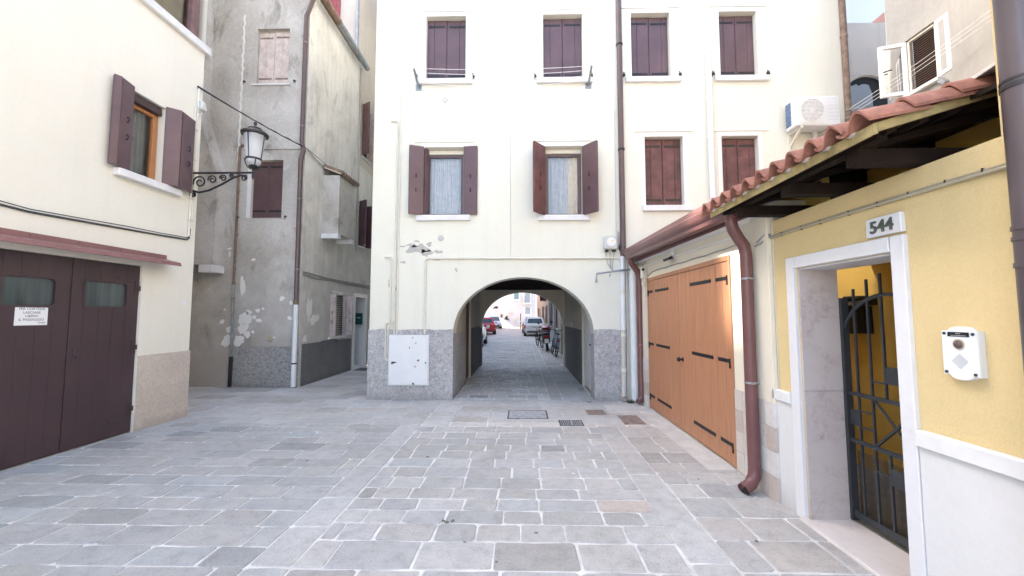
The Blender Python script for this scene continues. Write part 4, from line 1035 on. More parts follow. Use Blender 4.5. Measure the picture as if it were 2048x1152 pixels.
MB().tube([(3.665, FY - .07, 9.8), (3.665, FY - .07, 2.8)], .052, 12).build('pipe', 'white_paint', dpp, smooth=45)
for z in (6.93, 6.72, 5.0, 4.82): MB().tube([(3.665, FY - .07, z), (3.665, FY - .07, z + .05)], .06, 12).build('collar', 'white_paint', dpp, smooth=45)
dpp = thing('drainpipe', (6.30, FY - .06, 3.5), 'rust stained drainpipe at the right end of the arch house', 'drainpipe')
MB().tube([(6.30, FY - .06, 9.8), (6.30, FY - .06, 3.0)], .055, 12).build('pipe', 'rust_pipe', dpp, smooth=45)
for z in (7.0, 5.35): MB().tube([(6.30, FY - .06, z), (6.30, FY - .06, z + .04)], .064, 12).build('pipe_clip', 'rust', dpp, smooth=40)
# thin cable between the windows and others
cable('wall_cable', [(-.22, FY - .006, 9.8), (-.215, FY - .006, 6.0), (-.195, FY - .006, 2.72)], .006, 'grey_plastic', 'thin vertical pale cable between the two left window columns')
cable('wall_cable', [(1.84, FY - .006, 5.6), (1.83, FY - .006, 3.0)], .006, 'grey_plastic', 'thin pale cable left of the slim brown drainpipe')
mb = thing('meter_box', (1.70, FY, 2.80), 'grey plastic meter box with yellow sticker beside the brown drainpipe', 'meter box')
MB().box(1.575, 1.835, FY - .12, FY, 2.84, 3.11, .025).build('case', 'grey_plastic', mb)
MB().lathe([(.085, 0), (.085, -.004)], (1.71, FY - .12, 2.98), 24, 'y').build('cover_disc', 'white_metal', mb)
MB().lathe([(.02, 0), (.02, -.003)], (1.73, FY - .124, 3.0), 12, 'y').build('sticker', 'yellow_sticker', mb)
MB().box(1.60, 1.66, FY - .10, FY - .03, 2.80, 2.838).box(1.74, 1.80, FY - .10, FY - .03, 2.80, 2.838).build('cable_gland', 'iron_black', mb)
MB().tube([(1.70, FY - .03, 2.80), (1.71, FY - .03, 2.5), (1.76, FY - .02, 2.44), (2.0, FY - .03, 2.46)], .006, 6).tube([(1.78, FY - .03, 2.80), (1.74, FY - .03, 2.48)], .005, 6).tube([(1.62, FY - .03, 2.80), (1.65, FY - .02, 2.58), (1.75, FY - .02, 2.46)], .005, 6).build('wire', 'cable_grey', mb, smooth=60)
hb = MB().tube([(2.12, FY - .10, 2.46), (1.9, FY - .14, 2.44), (1.42, FY - .16, 2.37)], .016, 8).tube([(2.16, FY - .12, 2.49), (1.95, FY - .15, 2.43), (1.43, FY - .16, 2.385)], .008, 6).tube([(1.42, FY - .16, 2.38), (1.41, FY - .16, 2.26)], .014, 8).tube([(1.41, FY - .16, 2.27), (1.41, FY - .16, 2.20)], [.018, .026], 8).build('wire_bracket', 'galvanised', origin=(2.1, FY, 2.46), smooth=40)
tag(hb, 'thin grey rod with wires and a hanging tip right of the arch', 'bracket')
# clothes line
cl = thing('clothes_line', (-.35, FY, 6.1), 'clothes line on two grey arms under the upper left windows', 'clothes line')
for x in (-2.03, 1.335):
    arm = MB().box(x - .06, x + .06, FY - .012, FY, 6.06, 6.19, .004)
    arm.obox((x - .018, FY, 6.10), (.036, 0, 0), (0, -.40, .16), (0, .012, .036))
    arm.build('arm', 'galvanised', cl)
for k, (t, s) in enumerate(((.95, .05), (.75, .07), (.5, .10), (.28, .13))):
    pa = (-2.03, FY - .4 * t, 6.115 + .16 * t + .02); pb = (1.335, FY - .4 * t, 6.115 + .16 * t + .02)
    MB().tube(sag(pa, pb, s), .0055, 5).build('line', 'white_paint', cl)
# air conditioner
ac = thing('air_conditioner', (5.49, FY, 5.07), 'white outdoor air conditioner unit high on the arch house', 'air conditioner')
ax0, ax1, ay0, ay1, az0, az1 = 5.09, 5.90, FY - .37, FY - .07, 5.09, 5.665
b = MB().box(ax0, ax1, ay0, ay1, az0, az1, .018).build('case', 'white_metal', ac)
MB().box(ax0 - .006, ax0 + .002, ay0 + .13, ay1 - .02, az0 + .06, az1 - .06, .002).build('fins', 'fin_blue', ac)
gx, gz, gr = ax0 + .29, (az0 + az1) / 2, .215
MB().box(ax0 + .06, ax0 + .52, ay0 - .008, ay0 - .001, az0 + .05, az1 - .03, .003).build('grille_plate', 'white_paint', ac)
MB().lathe([(gr, 0), (gr, -.002)], (gx, ay0 - .008, gz), 32, 'y').build('fan_opening', 'curtain_grey', ac)
for k in range(17):
    zz = gz - gr + .012 + k * (2 * gr - .024) / 16; hw = math.sqrt(max(.0004, gr * gr - (zz - gz) ** 2))
    MB().box(gx - hw, gx + hw, ay0 - .016, ay0 - .011, zz - .0075, zz + .0075).build('grille_bar', 'white_paint', ac)
gr_ = MB()
for k in range(8):
    a = math.pi * k / 8; gr_.tube([(gx + gr * math.cos(a), ay0 - .017, gz + gr * math.sin(a)), (gx - gr * math.cos(a), ay0 - .017, gz - gr * math.sin(a))], .004, 4)
for r_ in (.05, .13, .212): gr_.tube([(gx + r_ * math.cos(2 * math.pi * j / 24), ay0 - .018, gz + r_ * math.sin(2 * math.pi * j / 24)) for j in range(25)], .0045, 4)
gr_.build('grille_ring', 'white_paint', ac)
for k in range(5): MB().box(ax0 + .58, ax1 - .03, ay0 - .003, ay0 - .0005, az0 + .10 + k * .07, az0 + .104 + k * .07).build('panel_line', 'grey_plastic', ac)
br = MB()
for x in (ax0 + .10, ax1 - .12):
    br.box(x - .02, x + .02, ay0, FY, az0 - .04, az0 - .002); br.box(x - .02, x + .02, FY - .035, FY, az0 - .34, az0 - .04)
    br.obox((x - .018, ay0 + .04, az0 - .045), (.036, 0, 0), (0, .30, -.26), (0, .02, .03))
br.build('bracket', 'cream_paint', ac)
MB().tube([(5.6, FY - .12, az0), (5.6, FY - .12, az0 - .3), (5.6, FY - .05, az0 - .5)], .045, 10).build('duct', 'grey_plastic', ac, smooth=50)

# ================================================================== garage with the orange door
WX = 2.235
garage = thing('garage', (2.6, 5.4, 0), 'low cream garage with an orange wood double door', 'garage')
P = lambda u, v, d: (WX + d, u, v)
OD = (4.29, 7.10, 0, 2.245)
w = MB().wall(P, 3.56, 7.63, 0, 2.62, [(*OD, .06)])
w.quad((WX, 3.56, 0), (WX + .3, 3.56, 0), (WX + .3, 3.56, 2.62), (WX, 3.56, 2.62))
w.build('wall', 'cream_garage', garage)
# raised pier next to the yellow wall
MB().box(WX - .045, WX - .002, 3.57, 3.83, .83, 2.50, .006).build('pier', 'cream_garage', garage)
MB().box(WX - .05, WX + .02, 7.105, 7.62, .83, 2.5, .004).build('pier', 'cream_garage', garage)
# marble tile cladding at the foot
for (ya, yb, xo, cols) in ((3.565, 3.835, .05, 2), (3.84, 4.285, .012, 3), (7.105, 7.55, .056, 2)):
    nr = 4; h = .835 / nr
    for i in range(cols):
        for j in range(nr):
            y0, y1 = ya + (yb - ya) * i / cols, ya + (yb - ya) * (i + 1) / cols
            MB().box(WX - xo - random.uniform(.001, .003), WX - .003, y0 + .0015, y1 - .0015, j * h + .0015, (j + 1) * h - .0015, .002).build('tile', random.choice(('tile_a', 'tile_b', 'tile_c', 'tile_a')), garage)
# door frame and leaves
fr = MB()
for (a, b, e, f) in ((4.292, 4.35, 0.01, 2.243), (7.045, 7.098, 0.01, 2.243), (4.35, 7.045, 2.185, 2.243)):
    fr.box(WX - .012, WX + .05, a, b, e, f, .005)
fr.build('door_frame', 'orange_wood', garage)
def orange_leaf(y0, y1, k, straps):
    leaf = MB().box(WX + .006, WX + .045, y0, y1, .02, 2.18).build('door_leaf', 'orange_wood', garage)
    for i in range(k):
        a, b = y0 + (y1 - y0) * i / k, y0 + (y1 - y0) * (i + 1) / k
        MB().box(WX - .004, WX + .0055, a + .0008, b - .0008, .02, 2.18, .0016).build('plank', 'orange_wood', leaf)
    for (s0, s1, bent) in straps:
        for z in (2.0, 1.108, .228):
            st = MB().box(WX - .0095, WX - .0045, s0, s1, z - .021, z + .021, .002)
            for c in (s0 + .03, s1 - .03, (s0 + s1) / 2): st.lathe([(.009, 0), (.006, -.004)], (WX - .0095, c, z), 8, 'x')
            if bent: st.box(WX - .022, WX - .005, bent - .012, bent + .012, z - .075, z + .03, .003)
            st.build('hinge', 'iron_black', leaf)
    return leaf
orange_leaf(5.735, 7.042, 10, ((6.83, 7.04, 7.045), (6.09, 6.69, None)))
near_leaf = orange_leaf(4.353, 5.729, 10, ((4.355, 4.62, 4.35), (4.73, 5.32, None)))
MB().lathe([(.028, 0), (.028, -.008), (.012, -.012), (.012, -.035), (.03, -.045), (.034, -.06), (.022, -.075), (.004, -.078)], (WX - .004, 5.62, .99), 16, 'x').build('knob', 'iron_black', near_leaf, smooth=40)
# white soffit board, fascia, roof
MB().prism([(2.10, 3.62, 2.50), (2.10, 7.6, 2.57), (WX + .02, 7.6, 2.57), (WX + .02, 3.62, 2.50)], (0, 0, .03)).build('soffit', 'white_paint', garage)
MB().prism([(2.075, 3.62, 2.495), (2.075, 7.6, 2.565), (2.075, 7.6, 2.70), (2.075, 3.62, 2.63)], (.02, 0, 0)).build('fascia', 'gutter_red', garage)
MB().prism([(1.93, 3.62, 2.70), (1.93, 7.64, 2.77), (2.54, 7.64, 2.866), (2.54, 3.62, 2.796)], (0, 0, .05)).prism([(2.54, 5.62, 2.831), (2.54, 7.64, 2.866), (5.6, 7.64, 3.35), (5.6, 5.62, 3.315)], (0, 0, .05)).build('roof', 'gutter_top', garage)
MB().box(2.6, 5.6, 5.65, 7.6, 2.4, 2.62).build('ceiling_slab', 'cream_garage', garage)
gt = thing('gutter', (1.95, 5.4, 2.55), 'brown metal gutter with moulded front along the garage eave', 'gutter')
gp = [(2.07, .02), (1.96, 0.0), (1.935, .012), (1.925, .05), (1.90, .07), (1.885, .10), (1.875, .145), (1.89, .165), (1.905, .165), (1.90, .15), (1.915, .105), (1.935, .085), (1.95, .06), (1.965, .025), (2.07, .035)]
y0, y1, z0, z1 = 3.66, 7.28, 2.505, 2.60
a = [(px_, y0, z0 + pz) for px_, pz in gp]; b = [(px_, y1, z1 + pz) for px_, pz in gp]; n = len(gp)
MB().add(a + b, [(i, (i + 1) % n, n + (i + 1) % n, n + i) for i in range(n)] + [tuple(range(n))]).build('trough', 'gutter_red', gt, smooth=25)
MB().add([(px_, y1, z1 + pz) for px_, pz in gp[:8]] + [(2.07, y1, z1 + .165)], [tuple(range(9))]).build('end_cap', 'gutter_red', gt)
# near and far downpipes of the garage
dn = thing('drainpipe', (2.13, 3.80, 0), 'red brown garage drainpipe with outlet elbow, in front of the orange door', 'drainpipe')
pp = [(1.97, 3.74, 2.52), (1.97, 3.74, 2.45), (1.985, 3.745, 2.40), (2.05, 3.765, 2.31), (2.10, 3.78, 2.25), (2.12, 3.79, 2.16), (2.12, 3.79, .22), (2.115, 3.79, .14), (2.07, 3.77, .075), (2.0, 3.745, .05)]
MB().tube(pp, .052, 16).build('pipe', 'gutter_red', dn, smooth=50)
MB().tube([(2.01, 3.748, .053), (1.985, 3.738, .042)], .0535, 16, cap=False).build('outlet', 'gutter_red', dn, smooth=50)
MB().lathe([(.047, 0), (.047, .004)], (1.997, 3.744, .049), 14, 'x').build('bore', 'dark_interior', dn)
for z in (1.93, .97):
    MB().tube([(2.12, 3.79, z), (2.12, 3.79, z + .018)], .056, 16).tube([(2.12, 3.79, z + .009), (WX, 3.76, z + .009)], .008, 6).tube([(2.10, 3.735, z + .009), (2.10, 3.72, z + .009)], .012, 6).build('clip', 'galvanised', dn, smooth=40)
dn = thing('drainpipe', (2.14, 7.33, 0), 'red brown drainpipe at the far end of the garage', 'drainpipe')
MB().tube([(1.97, 7.2, 2.62), (1.98, 7.21, 2.54), (2.05, 7.25, 2.46), (2.13, 7.30, 2.38), (2.15, 7.31, 2.28), (2.15, 7.31, .18), (2.13, 7.29, .10), (2.07, 7.26, .06)], .05, 14).build('pipe', 'gutter_red', dn, smooth=50)
MB().tube([(2.15, 7.31, 1.05), (2.15, 7.31, 1.08)], .056, 12).build('clip', 'gutter_top', dn, smooth=40)
# floodlight, camera, wiring above the door
fl = thing('floodlight', (WX, 5.85, 2.42), 'small black spotlight above the orange garage door', 'floodlight')
MB().box(WX - .05, WX, 5.82, 5.90, 2.46, 2.55, .01).build('mount', 'white_paint', fl)
MB().tube([(WX - .03, 5.86, 2.46), (WX - .07, 5.87, 2.42)], .008, 6).build('stem', 'iron_black', fl)
MB().obox((WX - .11, 5.75, 2.39), (.06, 0, .02), (0, .22, 0), (-.012, 0, .035)).build('head', 'iron_black', fl)
sc = thing('security_camera', (WX - .05, 7.05, 2.3), 'small white security camera above the garage door hinge corner', 'camera')
MB().box(WX - .115, WX - .052, 7.06, 7.14, 2.24, 2.46, .012).build('housing', 'cream_paint', sc)
MB().lathe([(.024, 0), (.024, -.012)], (WX - .085, 7.06, 2.40), 12, 'y').build('lens', 'iron_black', sc)
pipe_thing('conduit', 'white conduit under the soffit above the orange door', 'white_paint', [[(WX - .012, 7.0, 2.47), (WX - .012, 4.2, 2.41)]], 'conduit', .011)
pts = [(WX - .008, 7.06, 2.28), (WX - .008, 6.8, 2.33)] + [(WX - .01, 6.6 - k * .22, 2.335 + .006 * math.sin(k * 2.2) - .002 * k) for k in range(11)] + [(WX - .03, 4.1, 2.32), (WX - .03, 3.95, 2.34)]
cable('wall_cable', pts, .007, 'cable_grey', 'wavy painted cable running over the orange door')
cable('wall_cable', [(WX - .08, 7.1, 2.25), (WX - .09, 7.13, 2.16), (WX - .07, 7.10, 2.10), (WX - .06, 7.06, 2.2), (WX - .05, 7.04, 2.33)], .008, 'cream_paint', 'loop of pale cable beneath the security camera')

# ================================================================== yellow house with gate and tiled canopy
yellow_house = thing('house', (3.0, 2.2, 0), 'yellow house with gated marble doorway under a tiled canopy', 'house')
SL = math.tan(R(17))            # canopy slope
EX, EZ = 1.80, 2.575           # canopy eave line
zs = lambda x: EZ + (x - EX) * SL
DW = (2.43, 3.275, 0.0, 1.975)
w = MB().wall(P, 1.86, 3.555, 0, 2.43, [(*DW, .30)])
w.wall(P, -3.0, 1.86, 0, 8.6, [])
w.quad((WX, 1.86, 2.43), (WX, 1.86, 8.6), (6.0, 1.86, 8.6), (6.0, 1.86, 2.43))
w.quad((WX, 1.86, 2.43), (WX, 3.555, 2.43), (WX + .3, 3.555, 2.43), (WX + .3, 1.86, 2.43))
w.quad((WX + .3, 3.555, 1.975), (WX + .3, 3.555, 2.43), (WX + .3, 1.86, 2.43), (WX + .3, 1.86, 1.975))
w.build('wall', 'yellow_plaster', yellow_house)
p_ = MB()   # porch interior
p_.quad((3.6, 1.86, 0), (3.6, 5.60, 0), (3.6, 5.60, 3.3), (3.6, 1.86, 3.3))
p_.quad((2.56, 5.60, 0), (3.6, 5.60, 0), (3.6, 5.60, 2.9), (2.56, 5.60, 2.9))
p_.quad((2.535, 3.28, 0), (2.535, 5.60, 0), (2.535, 5.60, 2.8), (2.535, 3.28, 2.8))
p_.quad((2.54, 1.87, 0), (3.6, 1.87, 0), (3.6, 1.87, 2.43), (2.54, 1.87, 2.43))
p_.build('porch_wall', 'porch_yellow', yellow_house)
MB().box(2.54, 3.598, 4.15, 4.18, 2.13, 2.72).prism([(2.54, 4.15, 2.72), (3.598, 4.15, 2.72), (3.598, 4.15, zs(3.598) - .006), (2.54, 4.15, zs(2.54) - .006)], (0, .03, 0)).prism([(2.54, 3.761, zs(2.54) - .03), (3.598, 3.761, zs(3.598) - .03), (3.598, 3.761, zs(3.598) - .006), (2.54, 3.761, zs(2.54) - .006)], (0, .389, 0)).build('porch_screen', 'beam_wood', yellow_house)  # added dark boarding that hides the sunlit porch end from view
MB().box(2.54, 3.6, 1.87, 5.60, -.005, .012).build('porch_floor', 'floor_grey', yellow_house)
# marble door surround
def ring(name, mat, x0, x1, seg):
    for (a, b, e, f) in seg: MB().box(x0, x1, a, b, e, f, .004).build(name, mat, yellow_house)
ring('door_jamb', 'marble_frame', WX - .028, WX + .004, [(3.277, 3.375, 0, 2.068), (2.335, 2.428, 0, 2.068)])
ring('door_lintel', 'marble_frame', WX - .03, WX + .004, [(2.43, 3.275, 1.977, 2.07)])
for z0, z1 in ((.02, 1.0), (1.002, 1.974)):
    MB().box(WX + .005, WX + .31, 3.262, 3.277, z0, z1, .002).build('reveal_slab', 'marble_pink', yellow_house)
    MB().box(WX + .005, WX + .31, 2.429, 2.444, z0, z1, .002).build('reveal_slab', 'marble_pink', yellow_house)
MB().box(WX + .005, WX + .31, 2.446, 3.26, 1.962, 1.974, .002).build('reveal_slab', 'marble_frame', yellow_house)
MB().box(WX - .06, WX + .33, 2.34, 3.30, -.01, .022, .006).build('threshold', 'marble_step', yellow_house)
# white plinth and capping
for y0, y1 in ((-3.0, 2.333), (3.377, 3.60)):
    MB().box(WX - .022, WX + .002, y0, y1, 0, .872, .002).build('plinth', 'white_dado', yellow_house)
    MB().box(WX - .045, WX + .002, y0, y1, .873, .963, .006).build('plinth_cap', 'white_stone', yellow_house)
# canopy: brackets, boarding, fascia, tiles
CY0, CY1 = 2.03, 3.80
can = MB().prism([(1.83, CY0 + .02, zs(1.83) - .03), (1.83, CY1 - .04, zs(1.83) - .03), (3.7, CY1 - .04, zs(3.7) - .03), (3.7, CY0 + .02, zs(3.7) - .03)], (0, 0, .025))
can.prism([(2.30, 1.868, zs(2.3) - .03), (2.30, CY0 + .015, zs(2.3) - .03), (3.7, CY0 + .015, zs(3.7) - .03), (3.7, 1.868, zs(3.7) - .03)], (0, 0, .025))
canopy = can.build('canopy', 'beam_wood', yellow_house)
for k in range(4):
    x = 1.9 + k * .17
    MB().prism([(x, CY0 + .03, zs(x) - .065), (x + .05, CY0 + .03, zs(x + .05) - .065), (x + .05, CY0 + .03, zs(x + .05) - .031), (x, CY0 + .03, zs(x) - .031)], (0, CY1 - CY0 - .1, 0)).build('batten', 'beam_wood', canopy)
for yb in (3.36, 2.78, 2.20):
    MB().prism([(1.87, yb, 2.44), (2.60, yb, 2.44), (2.60, yb, 2.52), (1.87, yb, 2.52)], (0, .09, 0)).build('bracket', 'beam_wood', canopy)
    MB().prism([(1.87, yb + .01, 2.525), (1.87, yb + .01, zs(1.87) - .07), (2.9, yb + .01, zs(2.9) - .07), (2.9, yb + .01, zs(2.9) - .14), (1.96, yb + .01, 2.525)], (0, .07, 0)).build('rafter', 'beam_wood', canopy)
MB().box(1.872, 1.93, CY0 + .06, CY1 - .1, 2.522, 2.56).build('eave_beam', 'beam_wood', canopy)
f = MB()
f.prism([(1.805, CY0, zs(1.805) - .055), (1.83, CY0, zs(1.83) - .055), (1.83, CY0, zs(1.83) + .003), (1.805, CY0, zs(1.805) + .003)], (0, CY1 - CY0, 0))
f.prism([(1.832, CY0, zs(1.832) - .045), (2.95, CY0, zs(2.95) - .045), (2.95, CY0, zs(2.95) + .003), (1.832, CY0, zs(1.832) + .003)], (0, .022, 0))
f.build('fascia', 'fascia_yellow', canopy)
# one clay tile: S section with a high roll and a shallow pan, tapering up the slope
def tile_mesh():
    N = 18; L = .335; th = .016; vs = []
    def prof(t, s):            # t 0..1 across; s scale
        yv = (t - .5) * .205 * s
        if t < .62: z = .068 * math.sin(math.pi * t / .62)
        else: z = -.018 * math.sin(math.pi * (t - .62) / .38)
        return yv, z
    rows_ = []
    for (u, s) in ((0, 1.0), (L, .94)):
        up_ = [(u, *prof(i / N, s)) for i in range(N + 1)]
        rows_.append(up_); rows_.append([(p[0], p[1], p[2] - th) for p in up_])
    for r_ in rows_: vs += r_
    M_ = N + 1; fs = []
    for i in range(N):
        fs += [(i, i + 1, 2 * M_ + i + 1, 2 * M_ + i), (M_ + i, M_ + i + 1, 3 * M_ + i + 1, 3 * M_ + i), (i, i + 1, M_ + i + 1, M_ + i), (2 * M_ + i, 2 * M_ + i + 1, 3 * M_ + i + 1, 3 * M_ + i)]
    for i in (0, N): fs.append((i, M_ + i, 3 * M_ + i, 2 * M_ + i))
    me = bpy.data.meshes.new('roof_tile'); me.from_pydata(vs, [], fs); me.materials.append(MATS['terracotta'])
    for p in me.polygons: p.use_smooth = True
    me.set_sharp_from_angle(angle=R(50))
    return me
tm = tile_mesh(); ORG = parent_origin(canopy)
PITCH = .176
for r_ in range(8):
    for c_ in range(11):
        o = bpy.data.objects.new('roof_tile', tm); col.objects.link(o); o.parent = canopy
        x = EX - .045 + r_ * .235
        o.location = Vector((x, CY0 - .015 + (c_ + .5) * PITCH * .985 + random.uniform(-.004, .004), zs(x) + .034 + random.uniform(-.003, .003))) - ORG
        o.rotation_euler = (random.uniform(-.03, .03), -R(17) + R(4.6) + random.uniform(-.012, .012), random.uniform(-.02, .02))
# mortar plugs between pans at the eave
for c_ in range(10):
    yb = CY0 - .015 + (c_ + 1) * PITCH * .985 - .028
    MB().lathe([(.004, 0), (.026, .006), (.028, .05), (.004, .06)], (EX - .02, yb, zs(EX) + .012), 10, 'x').build('mortar_plug', 'tile_b', canopy, smooth=60)
# cement flashing where the roof meets the tall wall
MB().prism([(2.30, 1.865, zs(2.3) + .09), (3.0, 1.865, zs(3.0) + .10), (3.0, 2.1, zs(3.0) + .085), (2.34, 2.07, zs(2.34) + .07)], (0, 0, .02)).build('flashing', 'concrete_pale', canopy)
# conduit on the yellow wall
pts = [(WX - .012, 3.62, 2.28), (WX - .012, 3.50, 2.285), (WX - .012, 3.2, 2.29), (WX - .012, 2.8, 2.288), (WX - .012, 2.4, 2.285), (WX - .012, 2.0, 2.28), (WX - .012, 1.80, 2.275)]
cdt = thing('conduit', (WX, 2.7, 2.28), 'cream cable with clips across the yellow wall below the canopy', 'conduit')
MB().tube(pts, .011, 8).tube([(p[0] + .004, p[1], p[2] + .017) for p in pts], .006, 6).build('cable', 'blind_beige', cdt, smooth=50)
for yv in (3.42, 3.18, 2.98, 2.72, 2.5, 2.3, 2.1, 1.93): MB().box(WX - .020, WX - .001, yv, yv + .007, 2.274, 2.306, .002).build('clip', 'iron_lamp', cdt)
cable('wall_cable', [(WX - .05, 3.72, 2.27), (WX - .055, 3.64, 2.30), (WX - .03, 3.60, 2.335), (WX - .02, 3.56, 2.30), (WX - .03, 3.6, 2.28), (WX - .05, 3.66, 2.25), (WX - .055, 3.75, 2.24)], .008, 'cable_grey', 'knotted pale wires where the garage pier meets the yellow wall')
# house number plate
npl = MB().box(WX - .032, WX - .001, 2.338, 2.578, 2.085, 2.203, .004).build('house_number', 'marble_frame', origin=(WX, 2.458, 2.085))
tag(npl, 'white stone house number plate reading 544 above the gate', 'house number')
text_part('numerals', '544', .105, (WX - .033, 2.462, 2.108), (0, -1, 0), (0, 0, 1), (-1, 0, 0), 'number_metal', npl, .008, .0016, sx=1.02)
# intercom
ic = thing('intercom', (WX, 2.07, 1.28), 'white lobed intercom panel on the yellow wall', 'intercom')
yc, zc_ = 2.072, 1.408
def lobed():
    hw, hh, out = .083, .112, []
    for k in range(13):
        a = math.pi * k / 12; out.append((yc - .052 * math.cos(a), zc_ + hh + .022 * math.sin(a)))
    out = [(yc - hw, zc_ + hh)] + out + [(yc + hw, zc_ + hh), (yc + hw, zc_ - hh)]
    for k in range(13):
        a = math.pi * k / 12; out.append((yc + .052 * math.cos(a), zc_ - hh - .022 * math.sin(a)))
    return out + [(yc - hw, zc_ - hh)]
lb = lobed()
inset = [(yc + (a - yc) * .965, zc_ + (b - zc_) * .975) for a, b in lb]; n = len(lb)
MB().add([(WX - .001, a, b) for a, b in lb] + [(WX - .034, a, b) for a, b in lb] + [(WX - .038, a, b) for a, b in inset], [(i, (i + 1) % n, n + (i + 1) % n, n + i) for i in range(n)] + [(n + i, n + (i + 1) % n, 2 * n + (i + 1) % n, 2 * n + i) for i in range(n)] + [tuple(range(2 * n, 3 * n))]).build('panel', 'white_metal', ic)
for a, b in ((-1, 1), (1, 1), (-1, -1), (1, -1)): MB().lathe([(.0075, 0), (.0075, -.004), (.003, -.006)], (WX - .038, yc + a * .066, zc_ + b * .098), 12, 'x').build('screw', 'gate_iron', ic, smooth=30)
npz = MB().box(WX - .041, WX - .038, yc - .05, yc + .05, zc_ + .083, zc_ + .106, .001).build('name_plate', 'iron_black', ic)
nm = MB()
for z, hw in ((zc_ + .099, .012), (zc_ + .089, .036)):
    for k in range(int(hw / .004)): nm.box(WX - .0414, WX - .0411, yc - hw + k * .008, yc - hw + k * .008 + .005, z - .002, z + .0015)
nm.build('engraving', 'grey_plastic', npz)
MB().lathe([(.027, 0), (.027, -.003), (.022, -.003)], (WX - .038, yc, zc_ + .045), 24, 'x').build('camera_ring', 'blind_beige', ic, smooth=30)
MB().lathe([(.021, 0), (.018, -.008), (.008, -.012)], (WX - .040, yc, zc_ + .045), 20, 'x').build('camera_lens', 'pipe_brown', ic, smooth=50)
sp = MB()
for i in range(6):
    for j in range(6):
        sp.lathe([(.0026, 0), (.0026, -.0006)], (WX - .0381, yc + (i - j) * .0066, zc_ - .04 + (i + j - 5) * .0066), 6, 'x')
sp.build('speaker_hole', 'iron_lamp', ic)
# big drainpipe at the near corner
bp = thing('drainpipe', (2.16, 1.70, 0), 'thick dark brown drainpipe at the right edge of the yellow wall', 'drainpipe')
MB().tube([(2.155, 1.70, 8.5), (2.155, 1.70, .05)], .066, 24).build('pipe', 'pipe_big', bp, smooth=50)
for z, h_ in ((1.96, .016), (1.915, .016), (1.80, .02)): MB().tube([(2.155, 1.70, z), (2.155, 1.70, z + h_)], .071, 24).build('sleeve_ring', 'pipe_big', bp, smooth=40)
MB().tube([(2.155, 1.70, 2.57), (2.155, 1.70, 2.59)], .070, 24).tube([(2.155, 1.70, 2.60), (2.155, 1.70, 2.612)], .069, 24).tube([(2.20, 1.75, 2.59), (WX, 1.80, 2.59)], .008, 6).build('clip', 'iron_lamp', bp, smooth=40)

# iron gate
gate = thing('gate', (2.57, 2.9, 0), 'dark iron gate with arched top and geometric bars in the marble doorway', 'gate')
GXX = 2.57
def bar(y0, z0, y1, z1, wd=.014, th=.014, name='bar'):
    d = Vector((0, y1 - y0, z1 - z0)); L = d.length; d.normalize(); s = Vector((0, -d.z, d.y))
    o = Vector((GXX, y0, z0)) - s * wd / 2 - Vector((th / 2, 0, 0))
    return MB().obox(o, d * L, s * wd, Vector((th, 0, 0))).build(name, 'gate_iron', gate)
bar(3.262, .03, 3.262, 1.735, .05, .05, 'stile'); bar(2.47, .03, 2.47, 1.735, .05, .05, 'stile')
for z in (.085, .638, .995): bar(3.24, z, 2.49, z, .028 if z > .1 else .05, .024, 'rail')
top = [(GXX, 2.865 + .385 * math.cos(R(20 + 140 * k / 24)) / math.cos(R(20)), 1.50 + .245 * (math.sin(R(20 + 140 * k / 24)) - math.sin(R(20))) / (1 - math.sin(R(20)))) for k in range(25)]
MB().tube(top, .014, 6).build('arched_rail', 'gate_iron', gate, smooth=40)
for yb, zt, zb in ((3.15, 1.80, .11), (3.03, 1.865, .11), (2.915, 1.90, 1.01), (2.80, 1.90, 1.01), (2.68, 1.865, .11), (2.57, 1.80, .11), (2.915, .62, .11), (2.80, .62, .11)): bar(yb, zb, yb, zt)
bar(3.02, .652, 2.69, .982, .016, .016, 'brace'); bar(2.69, .652, 3.02, .982, .016, .01, 'brace')
for yb0, yb1, z in ((3.145, 3.035, .875), (3.145, 3.035, .755), (3.025, 2.92, 1.115), (3.025, 2.92, .475), (2.80, 2.68, 1.3), (2.68, 2.57, .8)): bar(yb0, z, yb1, z, .012, .012, 'short_bar')
for (a, b, c, d) in ((3.245, 3.155, .755, .875), (2.92, 2.80, 1.115, 1.235), (2.92, 2.80, .42, .535), (2.57, 2.49, .75, .87)):
    MB().box(GXX - .006, GXX + .006, b, a, c, d, .002).build('plate', 'gate_iron', gate)
for z in (.25, 1.5): MB().tube([(GXX, 3.285, z), (GXX, 3.285, z + .09)], .014, 8).build('hinge', 'gate_iron', gate, smooth=40)
MB().quad((GXX + .03, 3.23, .06), (GXX + .03, 2.5, .06), (GXX + .03, 2.5, .56), (GXX + .03, 3.23, .56)).build('mesh_panel', 'screen_mesh', gate)
# mailbox on the porch wall
mb = thing('mailbox', (3.58, 4.33, 1.41), 'dark lantern shaped mailbox on the yellow porch wall behind the gate', 'mailbox')
MB().box(3.42, 3.597, 4.17, 4.50, 1.41, 1.69, .008).build('box', 'iron_black', mb)
MB().prism([(3.38, 4.12, 1.70), (3.598, 4.12, 1.78), (3.598, 4.12, 1.70)], (0, .43, 0)).build('lid', 'iron_black', mb)
MB().box(3.50, 3.597, 4.24, 4.44, 1.76, 1.80, .006).build('finial', 'iron_black', mb)

